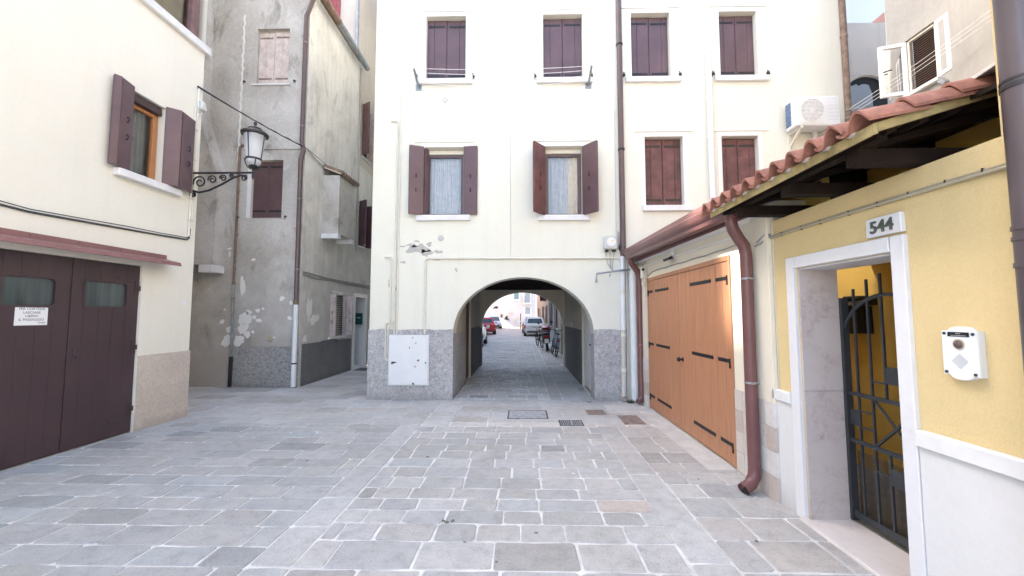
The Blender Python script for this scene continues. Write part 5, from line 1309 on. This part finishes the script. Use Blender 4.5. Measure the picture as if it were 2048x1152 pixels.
# ================================================================== houses seen over the canopy on the right
right_house = thing('house', (8, 5.0, 0), 'grey cream house above the tiled canopy with an open casement window', 'house')
RX = 6.2
RWn = (5.86, 6.33, 5.11, 6.0)
w = MB().wall(lambda u, v, d: (RX + d, u, v), 2.5, 6.62, 0, 9.2, [(*RWn, .12)])
w.quad((RX, 6.62, 0), (12, 6.62, 0), (12, 6.62, 9.2), (RX, 6.62, 9.2))
w.build('wall', 'right_render', right_house)
MB().prism([(RX - .4, 2.3, 9.2), (RX - .4, 6.95, 9.2), (9, 6.95, 10.4), (9, 2.3, 10.4)], (0, 0, .12)).build('roof', 'terracotta', right_house)
fr = MB()
for (a, b, e, f_) in ((5.865, 5.905, 5.115, 5.995), (6.285, 6.325, 5.115, 5.995), (5.905, 6.285, 5.115, 5.15), (5.905, 6.285, 5.96, 5.995)): fr.box(RX + .03, RX + .08, a, b, e, f_, .004)
wo = fr.build('window', 'cream_paint', right_house)
MB().box(RX + .14, RX + .16, 5.86, 6.33, 5.11, 6.0).build('room_back', 'dark_interior', wo)
for k in range(24):
    z = 5.13 + k * .036
    MB().add([(RX + .035, 5.90, z), (RX + .035, 6.29, z), (RX + .055, 6.29, z + .025), (RX + .055, 5.90, z + .025)], [(0, 1, 2, 3)]).build('blind_slat', 'blind_brown', wo)
def casement(hy, ang, wd, name):
    d = Vector((-math.sin(R(ang)), math.cos(R(ang)), 0)); nrm = Vector((d.y, -d.x, 0)); o = Vector((RX + .02, hy, 5.13)); up = Vector((0, 0, 1)); b = MB(); H = .86; t = .055
    for (u0, u1, v0, v1) in ((0, t, 0, H), (wd - t, wd, 0, H), (t, wd - t, 0, t), (t, wd - t, H - t, H)):
        b.obox(o + d * u0 + up * v0 - nrm * .02, d * (u1 - u0), nrm * .04, up * (v1 - v0))
    c = b.build('casement', 'white_paint', right_house)
    MB().quad(o + d * t + up * t, o + d * (wd - t) + up * t, o + d * (wd - t) + up * (H - t), o + d * t + up * (H - t)).build('pane', 'casement_glass', c)
    MB().tube([o + d * (wd - .03) + up * .4 - nrm * .05, o + d * (wd - .14) + up * .42 - nrm * .06], .01, 6).build('handle', 'iron_lamp', c)
    return c
casement(6.33, 72, .36, '')
casement(5.86, 176, .20, '')
MB().box(RX - .07, RX + .05, 5.80, 6.39, 5.055, 5.108, .006).build('sill', 'white_stone', right_house)
MB().obox((RX - .06, 5.80, 5.10), (.05, 0, 0), (0, -.10, -.12), (0, .05, -.04)).build('stay', 'galvanised', right_house)
cl = thing('clothes_line', (5.6, 6.0, 5.0), 'white washing lines strung in front of the open casement', 'clothes line')
for k in range(3):
    MB().tube(sag((5.62 + .07 * k, 6.78, 5.12 - .015 * k), (5.95 + .06 * k, 4.9, 5.46 - .02 * k), .03), .004, 5).build('line', 'white_paint', cl)
MB().obox((5.58, 6.74, 5.10), (.5, 0, .04), (0, .03, 0), (0, 0, .02)).build('arm', 'galvanised', cl)
cable('wall_cable', [(6.28, 6.64, 9.0), (6.24, 6.64, 7.4), (6.22, 6.64, 5.2)], .015, 'white_paint', 'white cable down the corner of the house above the canopy')
arch_wall = thing('house', (8.5, 10.5, 0), 'grey house with a blocked arch behind the rusty drainpipe', 'house')
MB().box(7.0, 13, 9.5, 14, 0, 8.72).build('wall', 'dark_grey_render', arch_wall)
av = MB(); ar = MB()
pts = [(8.32 + .50 * math.cos(math.pi * k / 16), 7.0 + .38 * math.sin(math.pi * k / 16)) for k in range(17)]
MB().prism([(x, 9.495, z) for x, z in pts] + [(7.82, 9.495, 5.0), (8.82, 9.495, 5.0)], (0, .004, 0)).build('arch_opening', 'dark_interior', arch_wall)
rag = [(7.84, 5.0), (7.84, 7.10)] + [(7.9 + .06 * k, 7.13 + random.uniform(-.03, .03)) for k in range(9)] + [(8.45, 6.9), (8.45, 5.0)]
MB().prism([(x, 9.47, z) for x, z in rag], (0, .02, 0)).build('arch_panel', 'far_blue', arch_wall)
MB().tube([(x, 9.475, z) for x, z in pts], .05, 6).build('arch_rim', 'dark_grey_render', arch_wall, smooth=50)
pale_house = thing('house', (10, 16, 0), 'pale blue grey house rising behind the blocked arch', 'house')
MB().box(6.6, 16, 15.0, 20, 0, 17).build('wall', 'pale_blue', pale_house)
MB().prism([(9.0, 9.4, 8.735), (9.5, 9.4, 8.735), (9.5, 9.4, 9.5)], (0, 3, 0)).build('roof', 'terracotta', arch_wall)

# ================================================================== covers in the paving
def grate(name, x0, x1, y0, y1, mat, label, slots, cat='drain cover'):
    t = thing(name, ((x0 + x1) / 2, (y0 + y1) / 2, 0), label, cat)
    f = MB(); b = .022
    for (a, c, e, g) in ((x0, x1, y0, y0 + b), (x0, x1, y1 - b, y1), (x0, x0 + b, y0 + b, y1 - b), (x1 - b, x1, y0 + b, y1 - b)): f.box(a, c, e, g, -.004, .0065, .002)
    f.build('frame', 'iron_lamp' if mat == 'grate_iron' else mat, t)
    MB().box(x0 + b + .004, x1 - b - .004, y0 + b + .004, y1 - b - .004, -.004, .0042).build('plate', mat, t)
    return t
t = grate('manhole_cover', -.215, .425, 6.29, 6.84, 'grate_iron', 'large ribbed iron manhole cover in front of the arch', 0, 'manhole cover')
for i in range(13):
    for j in range(5):
        x = -.175 + i * .0435; yy = 6.335 + j * .097
        if (i * 7 + j * 5) % 9: MB().box(x, x + .026, yy, yy + .074, .004, .0085, .002).build('rib', 'grate_iron', t)
t = grate('drain_grate', .565, .915, 5.915, 6.22, 'grate_iron', 'small slotted drain grate right of the large manhole cover', 0, 'drain')
for i in range(10):
    if i == 5: continue
    MB().box(.60 + i * .028, .614 + i * .028, 5.96, 6.175, .0043, .0062).build('slot', 'iron_black', t)
for (x0, x1, y0, y1, lb) in ((1.075, 1.385, 6.56, 6.90, 'small rusty iron cover left of the pale inspection slab'), (1.52, 1.84, 6.01, 6.54, 'larger rusty chequered cover near the garage door')):
    t = grate('iron_cover', x0, x1, y0, y1, 'rust', lb, 0)
    st = MB()
    for i in range(int((x1 - x0 - .06) / .03)):
        for j in range(int((y1 - y0 - .06) / .03)):
            a = x0 + .035 + i * .03; b = y0 + .035 + j * .03
            st.box(a, a + .018, b, b + .007, .004, .0068) if (i + j) % 2 else st.box(a + .005, a + .012, b - .005, b + .013, .004, .0068)
    st.build('tread_pattern', 'rust', t)
o = MB().box(1.45, 1.905, 6.72, 7.25, -.004, .009, .004).build('inspection_slab', 'concrete_pale', origin=(1.68, 7, 0))
tag(o, 'pale concrete inspection slab by the foot of the drainpipes', 'slab')
o = MB().box(1.94, 2.20, 6.75, 7.2, -.004, .012, .004).box(1.94, 2.22, 4.3, 6.75, -.004, .004, .002).build('concrete_strip', 'concrete_pale', origin=(2.08, 7, 0))
tag(o, 'pale cement strip along the foot of the garage door', 'cement strip')
# weeds, leaves, litter
def weed(x, yy, h, n, label):
    b = MB()
    for k in range(n):
        a = random.uniform(0, 6.28); r_ = random.uniform(.2, 1) * h; w_ = .006
        p0 = Vector((x + random.uniform(-.05, .05), yy + random.uniform(-.025, .025), 0)); d = Vector((math.cos(a), math.sin(a), 0))
        p1 = p0 + d * r_ * .4 + Vector((0, 0, r_ * .8)); p2 = p0 + d * r_ * .9 + Vector((0, 0, r_ * .6)); s = Vector((-d.y, d.x, 0)) * w_
        b.add([p0 - s * .4, p0 + s * .4, p1 + s, p1 - s, p2], [(0, 1, 2, 3), (3, 2, 4)])
    o = b.build('weed', 'weed', origin=(x, yy, 0)); tag(o, label, 'weed')
weed(1.98, 7.42, .09, 40, 'green weeds at the foot of the white drainpipes')
weed(-.57, 3.20, .022, 20, 'tiny weed tuft growing in a paving joint')
weed(1.25, 7.5, .03, 12, 'sparse weeds at the base of the arch jamb')
def scrap(x, yy, r_, mat, label, name='dry_leaf', cat='leaf', curl=.006):
    pts = blob(0, 0, r_, r_ * .6, 9, .5, int(x * 1000) ^ int(yy * 777)); a = random.uniform(0, 6.28)
    v = [(x + p * math.cos(a) - q * math.sin(a), yy + p * math.sin(a) + q * math.cos(a), .004 + curl * random.random()) for p, q in pts]
    b = MB().add(v + [(p[0], p[1], p[2] + .0012) for p in v], [tuple(range(9))[::-1], tuple(range(9, 18))] + [(i, (i + 1) % 9, 9 + (i + 1) % 9, 9 + i) for i in range(9)])
    o = b.build(name, mat, origin=(x, yy, 0)); tag(o, label, cat)
random.seed(5)
for x, yy, r_, lb in ((.11, 3.05, .014, 'dark dry leaf on the paving below the middle of the arch'), (-.40, 2.92, .012, 'dark crumb on the near paving left of centre'), (-.16, 2.70, .012, 'dark leaf scrap near the bottom centre of the paving'),
                    (-1.05, 4.6, .02, 'thin dark twig beside the left paving strip'), (1.66, 2.98, .016, 'dark leaf on the large slab before the marble threshold'), (1.72, 4.05, .014, 'dark leaf near the red brown drainpipe outlet'),
                    (-.2, 5.45, .014, 'small dark leaf by the pale border row of slabs'), (-2.35, 4.45, .016, 'small dark leaf on the left field of paving')):
    scrap(x, yy, r_, 'leaf_dry', lb)
scrap(.52, 4.13, .022, 'paper_white', 'small crumpled white paper scrap on the central paving', 'paper_scrap', 'litter', .02)

# ================================================================== street beyond the passage
far_house = thing('house', (-2, 55, 0), 'pale weathered building closing the far end of the street', 'house')
FW = 54.0
w = MB().wall(lambda u, v, d: (u, FW + d, v), -14, 9, 0, 9, [(-.95, -.28, 3.75, 5.6, .2), (.45, 1.25, 3.3, 5.6, .2), (.55, 1.25, 1.75, 2.62, .2), (-4.3, -3.7, 3.75, 5.6, .2)])
w.build('wall', 'far_white', far_house)
MB().box(-1.55, -.9, FW - .03, FW, .0, 1.5).build('door', 'far_white', far_house)
for (a, b, e, f_, m_) in ((-.95, -.28, 3.75, 5.6, 'teal_shutter'), (.45, 1.25, 3.3, 5.6, 'curtain_grey'), (.55, 1.25, 1.75, 2.62, 'curtain_grey'), (-4.3, -3.7, 3.75, 5.6, 'curtain_grey')):
    wo = MB().box(a + .01, b - .01, FW + .1, FW + .16, e + .01, f_ - .01).build('window', m_, far_house)
    MB().box(a - .12, a, FW - .05, FW + .02, e - .1, f_).box(b, b + .12, FW - .05, FW + .02, e - .1, f_).box(a - .15, b + .15, FW - .12, FW + .02, e - .22, e - .1).build('frame', 'white_paint', wo)
bal = MB().box(.2, 1.5, FW - .5, FW, 3.05, 3.2).build('balcony', 'white_stone', far_house)
for k in range(9): MB().box(.25 + k * .15, .28 + k * .15, FW - .48, FW - .45, 3.2, 4.1).build('railing', 'galvanised', bal)
pk = MB()
for k, (cx, cz, rx, rz) in enumerate([(-3.2, 1.7, .7, .8), (-2.2, 1.1, .5, .6), (-1.5, 1.4, .5, .5), (-.6, .9, .3, .5), (-3.6, 2.6, .4, .2), (-2.9, .7, .4, .4)]):
    pk.prism([(x, FW - .012, z) for x, z in blob(cx, cz, rx, rz, 26, .6, 300 + k)], (0, .01, 0))
pk.build('bare_brick_patch', 'tile_b', far_house)
hp = MB(); n = 18
g = []
for j in range(n + 1):
    for i in range(n + 1):
        x = -4.4 + 3.6 * i / n; yy = 49.5 + 4.0 * j / n
        r_ = math.hypot((x + 2.7) / 1.8, (yy - 51.8) / 2.0)
        g.append((x, yy, max(0, 1 - r_) * 1.35 + (.05 * random.random() if r_ < 1 else 0)))
hp.add(g, [(j * (n + 1) + i, j * (n + 1) + i + 1, (j + 1) * (n + 1) + i + 1, (j + 1) * (n + 1) + i) for j in range(n) for i in range(n)])
tag(hp.build('sand_heap', 'sand', origin=(-2.7, 51.8, 0), smooth=60), 'white heap of sand at the foot of the far building', 'sand heap')
pst = thing('bollard', (-.05, 46, 0), 'slim yellow post standing on the far street', 'post')
MB().tube([(-.05, 46, 0), (-.05, 46, .62)], .07, 8).build('lower_sleeve', 'post_yellow', pst, smooth=50)
MB().tube([(-.05, 46, .62), (-.05, 46, 1.75)], .045, 8).build('pole', 'iron_lamp', pst, smooth=50)
orange_house = thing('house', (-5.4, 40, 0), 'orange house on the left of the far street', 'house')
w = MB().wall(lambda u, v, d: (-4.9 - d, u, v), 33, 50, 0, 12, [(46.5, 47.5, .0, 2.1, .2), (37, 38, 1.2, 2.6, .2), (42, 43, 1.2, 2.6, .2), (46.5, 47.5, 3.8, 5.2, .2)])
w.quad((-4.9, 33, 0), (-12, 33, 0), (-12, 33, 12), (-4.9, 33, 12)); w.build('wall', 'far_orange', orange_house)
for (a, b, e, f_) in ((46.5, 47.5, .0, 2.1), (37, 38, 1.2, 2.6), (42, 43, 1.2, 2.6), (46.5, 47.5, 3.8, 5.2)): MB().box(-5.06, -5.02, a, b, e, f_).build('shutter', 'brown_paint', orange_house)
MB().tube([(-4.85, 49.8, 0), (-4.85, 49.8, 8)], .06, 8).build('drainpipe', 'pipe_brown', orange_house, smooth=50)
left_row = thing('house', (-5, 20, 0), 'cream house behind the arch house on the left of the street', 'house')
w = MB().wall(lambda u, v, d: (-3.25 - d, u, v), 13.0, 33, 0, 13, [(15, 16, 1.0, 2.3, .2), (19, 20, 0, 2.2, .2)]); w.quad((-3.25, 13, 2.7), (-12, 13, 2.7), (-12, 13, 13), (-3.25, 13, 13)); w.build('wall', 'cream_left', left_row)
for (a, b, e, f_) in ((15, 16, 1.0, 2.3), (19, 20, 0, 2.2)): MB().box(-3.41, -3.36, a, b, e, f_).build('shutter', 'brown_paint', left_row)
def row_house(y0, y1, x, z, mat, label, doors, wins):
    t = thing('house', (x + 2, (y0 + y1) / 2, 0), label, 'house')
    w = MB().wall(lambda u, v, d: (x + d, u, v), y0, y1, 0, z, [(*d, .2) for d in doors + wins])
    w.quad((x, y0, 0), (x + 6, y0, 0), (x + 6, y0, z), (x, y0, z)); w.build('wall', mat, t)
    for d in doors: MB().box(x + .12, x + .17, d[0], d[1], d[2], d[3]).build('door', 'post_wood', t)
    for d in wins:
        wo = MB().box(x + .1, x + .14, d[0], d[1], d[2], d[3]).build('window', 'car_glass', t)
        MB().box(x - .05, x + .02, d[0] - .1, d[1] + .1, d[2] - .1, d[2] - .02).build('sill', 'white_stone', wo)
        for s_ in (0, 1):
            MB().box(x - .06, x - .02, (d[0] - .45, d[1] + .02)[s_], (d[0] - .02, d[1] + .45)[s_], d[2], d[3]).build('shutter', 'pipe_brown', wo)
    return t
row_house(13.0, 17.5, 1.62, 8.5, 'pale_grey', 'pale grey house with narrow doors on the right of the street', [(13.6, 14.3, 0, 2.1), (15.6, 16.4, 0, 2.1)], [(14.7, 15.2, 1.0, 2.2), (14.6, 15.3, 3.6, 5)])
row_house(17.5, 26, 1.72, 7.5, 'far_blue', 'blue grey house further along the right side of the street', [(20, 20.9, 0, 2.1)], [(18.4, 19.2, 1.0, 2.3), (22.5, 23.3, 1.0, 2.3), (20, 20.9, 3.6, 5), (23, 23.9, 3.6, 5)])
row_house(26, 50, 1.85, 7.8, 'far_ochre', 'ochre house at the far right of the street', [(30, 31, 0, 2.2), (38, 39, 0, 2.2)], [(27.5, 28.4, 1.0, 2.3), (33, 34, 1.0, 2.3), (41, 42, 1.0, 2.3), (28, 29, 3.6, 5), (34, 35, 3.6, 5)])
cu = MB(); pr = None
for k in range(25):
    q = (1.55 - .4 * k / 24 , 24.4 + .05 * math.sin(k * 1.3))
    if pr: cu.quad((pr[0], pr[1], 2.45 - .02 * math.sin(k)), (q[0], q[1], 2.45 - .02 * math.sin(k + 1)), (q[0], q[1], 4.6), (pr[0], pr[1], 4.6))
    pr = q
tag(cu.build('hanging_cloth', 'purple_cloth', origin=(1.4, 24.4, 2.45), smooth=60), 'long dark purple cloth hanging over the street', 'cloth')
for k, (yy, m_, lb) in enumerate(((22.5, 'bike_blue', 'dark blue'), (21.6, 'car_red', 'red'), (23.1, 'iron_black', 'black'))):
    b = MB(); x = 1.42 + .03 * k
    b.prism([(x - .14, yy, 3.35), (x - .2, yy, 3.9), (x - .16, yy, 4.1), (x + .16, yy, 4.1), (x + .2, yy, 3.9), (x + .14, yy, 3.35)], (0, .03, 0))
    tag(b.build('laundry', m_, origin=(x, yy, 3.35)), lb + ' piece of laundry hanging from the right hand houses', 'laundry')

# ------------------------------------------------------------------ vehicles
def car(loc, rz, paint, label, L=3.85, W=1.68, H=1.43, rear_detail=True, group=None):
    t = thing('car', loc, label, 'car', group)
    t.rotation_euler = (0, 0, rz)
    hw = W / 2
    def part(mb, name, mat, par=None, smooth=35):
        o = mb.build(name, mat, None, smooth); o.location = (0, 0, 0); o.parent = par or t; return o
    def loft(secs, ring):
        vs = []; n = None
        for s_ in secs:
            r_ = ring(*s_); n = len(r_); vs += r_
        k = len(secs)
        return MB().add(vs, [(i * n + j, i * n + (j + 1) % n, (i + 1) * n + (j + 1) % n, (i + 1) * n + j) for i in range(k - 1) for j in range(n)] + [tuple(range(n)), tuple(range((k - 1) * n, k * n))])
    def ring(yv, w_, zb, zt):
        zm = (zb + zt) / 2
        half = [(w_ * .86, zb), (w_ * .97, zb + .10), (w_, zm - .05), (w_ * .985, zm + .12), (w_ * .94, zt - .04), (w_ * .84, zt)]
        return [(x, yv, z) for x, z in half] + [(-x, yv, z) for x, z in half[::-1]]
    zb = H * .64
    body = loft([(-L / 2, hw * .80, .34, zb * .90), (-L / 2 + .06, hw * .90, .26, zb * .97), (-L / 2 + .30, hw * .98, .22, zb), (-L * .25, hw, .20, zb * 1.01), (0, hw, .20, zb), (L * .2, hw, .20, zb * .97), (L * .33, hw * .98, .21, zb * .90), (L / 2 - .16, hw * .93, .24, zb * .80), (L / 2 - .03, hw * .84, .28, zb * .68), (L / 2, hw * .74, .34, zb * .56)], ring)
    b = part(body, 'body', paint)
    gh = [(-L / 2 + .16, .74), (-L / 2 + .42, .70), (L * .06, .69), (L * .26, .76)]
    y0, y1, y2, y3 = [g_[0] for g_ in gh]
    def cab(mb, off):
        B0, B1 = hw * .88 + off, hw * .70 + off
        return [(-B0, y0 - off, zb - .02), (B0, y0 - off, zb - .02), (B0, y3 + off, zb * .93), (-B0, y3 + off, zb * .93), (-B1, y1 - off, H - .05), (B1, y1 - off, H - .05), (B1, y2 + off, H - .04), (-B1, y2 + off, H - .04)]
    c = cab(None, 0)
    m_ = MB().add(c + [(-hw * .62, y1 + .08, H), (hw * .62, y1 + .08, H), (hw * .62, y2 - .08, H), (-hw * .62, y2 - .08, H)],
                  [(0, 1, 5, 4), (1, 2, 6, 5), (2, 3, 7, 6), (3, 0, 4, 7), (4, 5, 9, 8), (5, 6, 10, 9), (6, 7, 11, 10), (7, 4, 8, 11), (8, 9, 10, 11)])
    part(m_, 'cabin', paint, None, 30)
    c2 = [Vector(v) for v in cab(None, .008)]
    def pane(i, j, k, l, m0=.08, m1=.10, n0=.12, n1=.10, name='window'):
        a, b_, d, e = c2[i], c2[j], c2[k], c2[l]
        q = lambda u, v: (a.lerp(b_, u)).lerp(e.lerp(d, u), v)
        part(MB().quad(q(m0, n0), q(1 - m1, n0), q(1 - m1, 1 - n1), q(m0, 1 - n1)), name, 'car_glass')
    pane(0, 1, 5, 4, .10, .10, .18, .12, 'rear_window'); pane(2, 3, 7, 6, .06, .06, .08, .08, 'windscreen')
    pane(1, 2, 6, 5, .08, .56, .14, .12); pane(1, 2, 6, 5, .47, .10, .14, .12); pane(3, 0, 4, 7, .10, .47, .14, .12); pane(3, 0, 4, 7, .56, .08, .14, .12)
    for sx in (-1, 1):
        for yw in (-L * .33, L * .33):
            tr = part(MB().lathe([(.17, -.10), (.28, -.105), (.305, -.08), (.305, .08), (.28, .105), (.17, .10)], (sx * (hw - .095), yw, .305), 22, 'x'), 'wheel', 'tyre')
            part(MB().lathe([(.185, sx * .10), (.17, sx * .112), (.06, sx * .106), (.03, sx * .112)], (sx * (hw - .095), yw, .305), 16, 'x'), 'rim', 'rim', tr)
            part(MB().lathe([(.345, -.02), (.345, .015)], (sx * (hw - .018), yw, .33), 22, 'x'), 'wheel_arch', 'car_trim')
        part(MB().box(sx * (hw + .02), sx * (hw + .17), L * .17, L * .23, zb - .02, zb + .10, .02), 'mirror', paint)
        part(MB().box(sx * hw * .80, sx * hw * .965, -L / 2 + .035, -L / 2 + .16, zb * .66, zb * .92, .015), 'tail_light', 'tail_red')
        part(MB().box(sx * hw * .52, sx * hw * .86, L / 2 - .20, L / 2 - .015, zb * .55, zb * .74, .03), 'headlight', 'head_glass')
    part(MB().box(-.26, .26, -L / 2 - .012, -L / 2 + .05, zb * .58, zb * .70, .004), 'number_plate', 'plate_white')
    part(MB().box(-hw * .72, hw * .72, -L / 2 - .03, -L / 2 + .12, .30, .45, .03), 'bumper', 'car_trim')
    part(MB().box(-hw * .6, hw * .6, L / 2 - .10, L / 2 + .015, .30, .52, .02), 'grille', 'car_trim')
    part(MB().box(-.26, .26, L / 2 - .02, L / 2 + .022, .40, .50, .004), 'number_plate', 'plate_white')
    return t
PI = math.pi
car((1.05, 31.9, 0), 0, 'car_white', 'white hatchback seen from behind, parked on the right of the street')
car((.95, 36.8, 0), 0, 'car_white', 'pale car parked just in front of the white hatchback', H=1.5)
car((-3.05, 34.2, 0), .10, 'car_red', 'red hatchback seen from behind on the left of the street', L=3.9, W=1.7, H=1.40)
car((-3.25, 49.2 - 1.0, 0), PI + .12, 'car_silver', 'silver car facing the archway at the far left', H=1.46)
car((-2.75, 21.3, 0), 0, 'car_white', 'white car mostly hidden behind the left jamb of the passage', H=1.46)
car((-3.0, 53.0 - 1.2 + 1.8, 0), PI + .12, 'car_silver', 'second silver car behind the first one at the far left', H=1.46) if False else None

def wheel(t, yc, zc__, r_, tr, x=0, spokes=12, name='wheel', thin=True):
    prof = [(r_ - tr * 2, -tr), (r_ - tr * .5, -tr), (r_, 0), (r_ - tr * .5, tr), (r_ - tr * 2, tr), (r_ - tr * 2, -tr)]
    o = MB().lathe(prof, (x, yc, zc__), 26, 'x', cap=False).build(name, 'tyre', None, 40); o.parent = t
    b = MB().lathe([(r_ - tr * 2.6, -tr * .6), (r_ - tr * 1.9, -tr * .6), (r_ - tr * 1.9, tr * .6), (r_ - tr * 2.6, tr * .6), (r_ - tr * 2.6, -tr * .6)], (x, yc, zc__), 26, 'x', cap=False)
    for k in range(spokes):
        a = 2 * PI * k / spokes; b.tube([(x, yc, zc__), (x, yc + (r_ - tr * 2) * math.cos(a), zc__ + (r_ - tr * 2) * math.sin(a))], .003 if thin else .014, 4)
    b.lathe([(.03, -.04), (.03, .04)], (x, yc, zc__), 10, 'x')
    q = b.build('rim', 'iron_lamp', None, 40); q.parent = o
    return o
def bicycle(loc, rz, lean, mat, label):
    t = thing('bicycle', loc, label, 'bicycle', 'bicycles parked along the right of the street')
    t.rotation_euler = (0, lean, rz)
    def part(mb, name, m_, smooth=45):
        o = mb.build(name, m_, None, smooth); o.parent = t; return o
    wheel(t, -.52, .335, .335, .018); wheel(t, .52, .335, .335, .018)
    bb, seat, head = (0, -.06, .29), (0, -.2, .78), (0, .36, .82)
    part(MB().tube([(0, -.52, .335), bb], .012, 6).tube([bb, (0, .33, .72)], .018, 8).tube([bb, seat], .016, 8).tube([(0, -.18, .70), head], .016, 8).tube([(0, -.52, .335), (0, -.18, .70)], .011, 6), 'frame', mat)
    part(MB().tube([(0, .34, .95), (0, .39, .66), (0, .45, .5), (0, .52, .335)], .016, 8), 'fork', mat)
    part(MB().tube([(-.28, .18, 1.0), (-.27, .28, 1.02), (-.12, .36, .98), (.12, .36, .98), (.27, .28, 1.02), (.28, .18, 1.0)], .012, 8), 'handlebar', 'iron_lamp')
    part(MB().lathe([(.02, 0), (.09, .02), (.085, .055), (.02, .065)], (0, -.26, .83), 14).tube([(0, -.2, .78), (0, -.23, .84)], .012, 6).box(-.03, .03, -.22, -.02, .84, .885, .015), 'saddle', 'iron_black')
    part(MB().lathe([(.09, -.006), (.09, .006)], (.04, -.06, .29), 18, 'x').tube([(.05, -.06, .29), (.06, .05, .18)], .009, 6).tube([(-.05, -.06, .29), (-.06, -.17, .4)], .009, 6).box(.06, .14, .02, .08, .17, .19).box(-.14, -.06, -.2, -.14, .39, .41), 'crank', 'iron_lamp')
    for yc, a0, a1 in ((-.52, 30, 175), (.52, 20, 150)):
        pts = [(0, yc + .36 * math.cos(R(a0 + (a1 - a0) * k / 12)), .335 + .36 * math.sin(R(a0 + (a1 - a0) * k / 12))) for k in range(13)]
        part(MB().tube(pts, .02, 6), 'mudguard', mat)
    part(MB().box(-.06, .06, -.75, -.35, .70, .715).tube([(.04, -.5, .7), (.05, -.52, .335)], .006, 5).tube([(-.04, -.5, .7), (-.05, -.52, .335)], .006, 5), 'rack', 'iron_lamp')
    part(MB().lathe([(.035, -.02), (.035, 0)], (0, -.78, .62), 10, 'y'), 'reflector', 'tail_red')
    return t
bicycle((1.27, 15.75, 0.02), .06, R(9), 'bike_blue', 'blue bicycle leaning by the wall just past the passage')
bicycle((.93, 20.2, 0.0), .16, R(-4), 'iron_lamp', 'dark bicycle standing beside the scooter')
sc = thing('motor_scooter', (1.20, 18.55, 0), 'black motor scooter with a red and black top case', 'motor scooter')
sc.rotation_euler = (0, R(-4), -.05)
def sp_(mb, name, m_, smooth=45):
    o = mb.build(name, m_, None, smooth); o.parent = sc; return o
wheel(sc, -.62, .28, .28, .06, 0, 6, thin=False); wheel(sc, .66, .28, .28, .055, 0, 6, thin=False)
sp_(MB().prism([(-.13, -.85, .52), (-.13, -.70, .42), (-.13, -.15, .32), (-.13, .30, .28), (-.13, .34, .36), (-.13, -.02, .42), (-.13, -.1, .74), (-.13, -.78, .74)], (.26, 0, 0)).prism([(-.19, .32, .28), (-.17, .46, .70), (-.15, .50, 1.0), (-.15, .56, .98), (-.19, .60, .60), (-.19, .42, .26)], (.36, 0, 0)), 'fairing', 'moto_body', 25)
sp_(MB().box(-.15, .15, -.80, -.06, .74, .83, .035), 'seat', 'iron_black')
sp_(MB().box(-.22, .22, -1.06, -.68, .86, 1.0, .045), 'top_case', 'moto_body'); sp_(MB().box(-.205, .205, -1.045, -.69, 1.002, 1.14, .06), 'top_case_lid', 'moto_red')
sp_(MB().box(-.13, .13, -1.072, -1.06, .93, .98, .004), 'reflector', 'tail_red'); sp_(MB().box(-.12, .12, -.90, -.85, .60, .70, .02), 'tail_light', 'tail_red')
sp_(MB().box(-.09, .09, -.99, -.98, .38, .56, .003), 'number_plate', 'plate_white'); sp_(MB().box(-.07, .07, -.98, -.72, .36, .62, .02), 'rear_mudguard', 'moto_body')
sp_(MB().tube([(.17, -.2, .3), (.19, -.62, .32), (.19, -.92, .36)], .05, 10), 'exhaust', 'chrome')
sp_(MB().tube([(-.34, .36, 1.02), (-.15, .46, 1.02), (.15, .46, 1.02), (.34, .36, 1.02)], .016, 8), 'handlebar', 'iron_black')
sp_(MB().tube([(-.2, .46, 1.02), (-.3, .42, 1.2)], .007, 6).lathe([(.055, 0), (.055, .02)], (-.31, .41, 1.24), 12, 'y').tube([(.2, .46, 1.02), (.3, .42, 1.2)], .007, 6).lathe([(.055, 0), (.055, .02)], (.31, .41, 1.24), 12, 'y'), 'mirror', 'iron_black')
sp_(MB().box(-.14, .14, .50, .52, .98, 1.18, .008), 'windscreen', 'clear_glass'); sp_(MB().tube([(.08, .50, .8), (.08, .66, .28)], .025, 8).tube([(-.08, .50, .8), (-.08, .66, .28)], .025, 8), 'fork', 'iron_lamp')
sp_(MB().tube([(-.12, -.3, .3), (-.22, -.36, .02)], .012, 6), 'stand', 'iron_lamp')
# small strip of white letters painted on the street is too worn to read: a short row of light setts
st = MB()
for k in range(13):
    if k != 9: st.box(-1.15 + k * .11, -1.07 + k * .11, 17.3, 17.5, -.002, .008)
tag(st.build('sett_row', 'white_stone', origin=(-.5, 17.4, 0)), kind='structure')
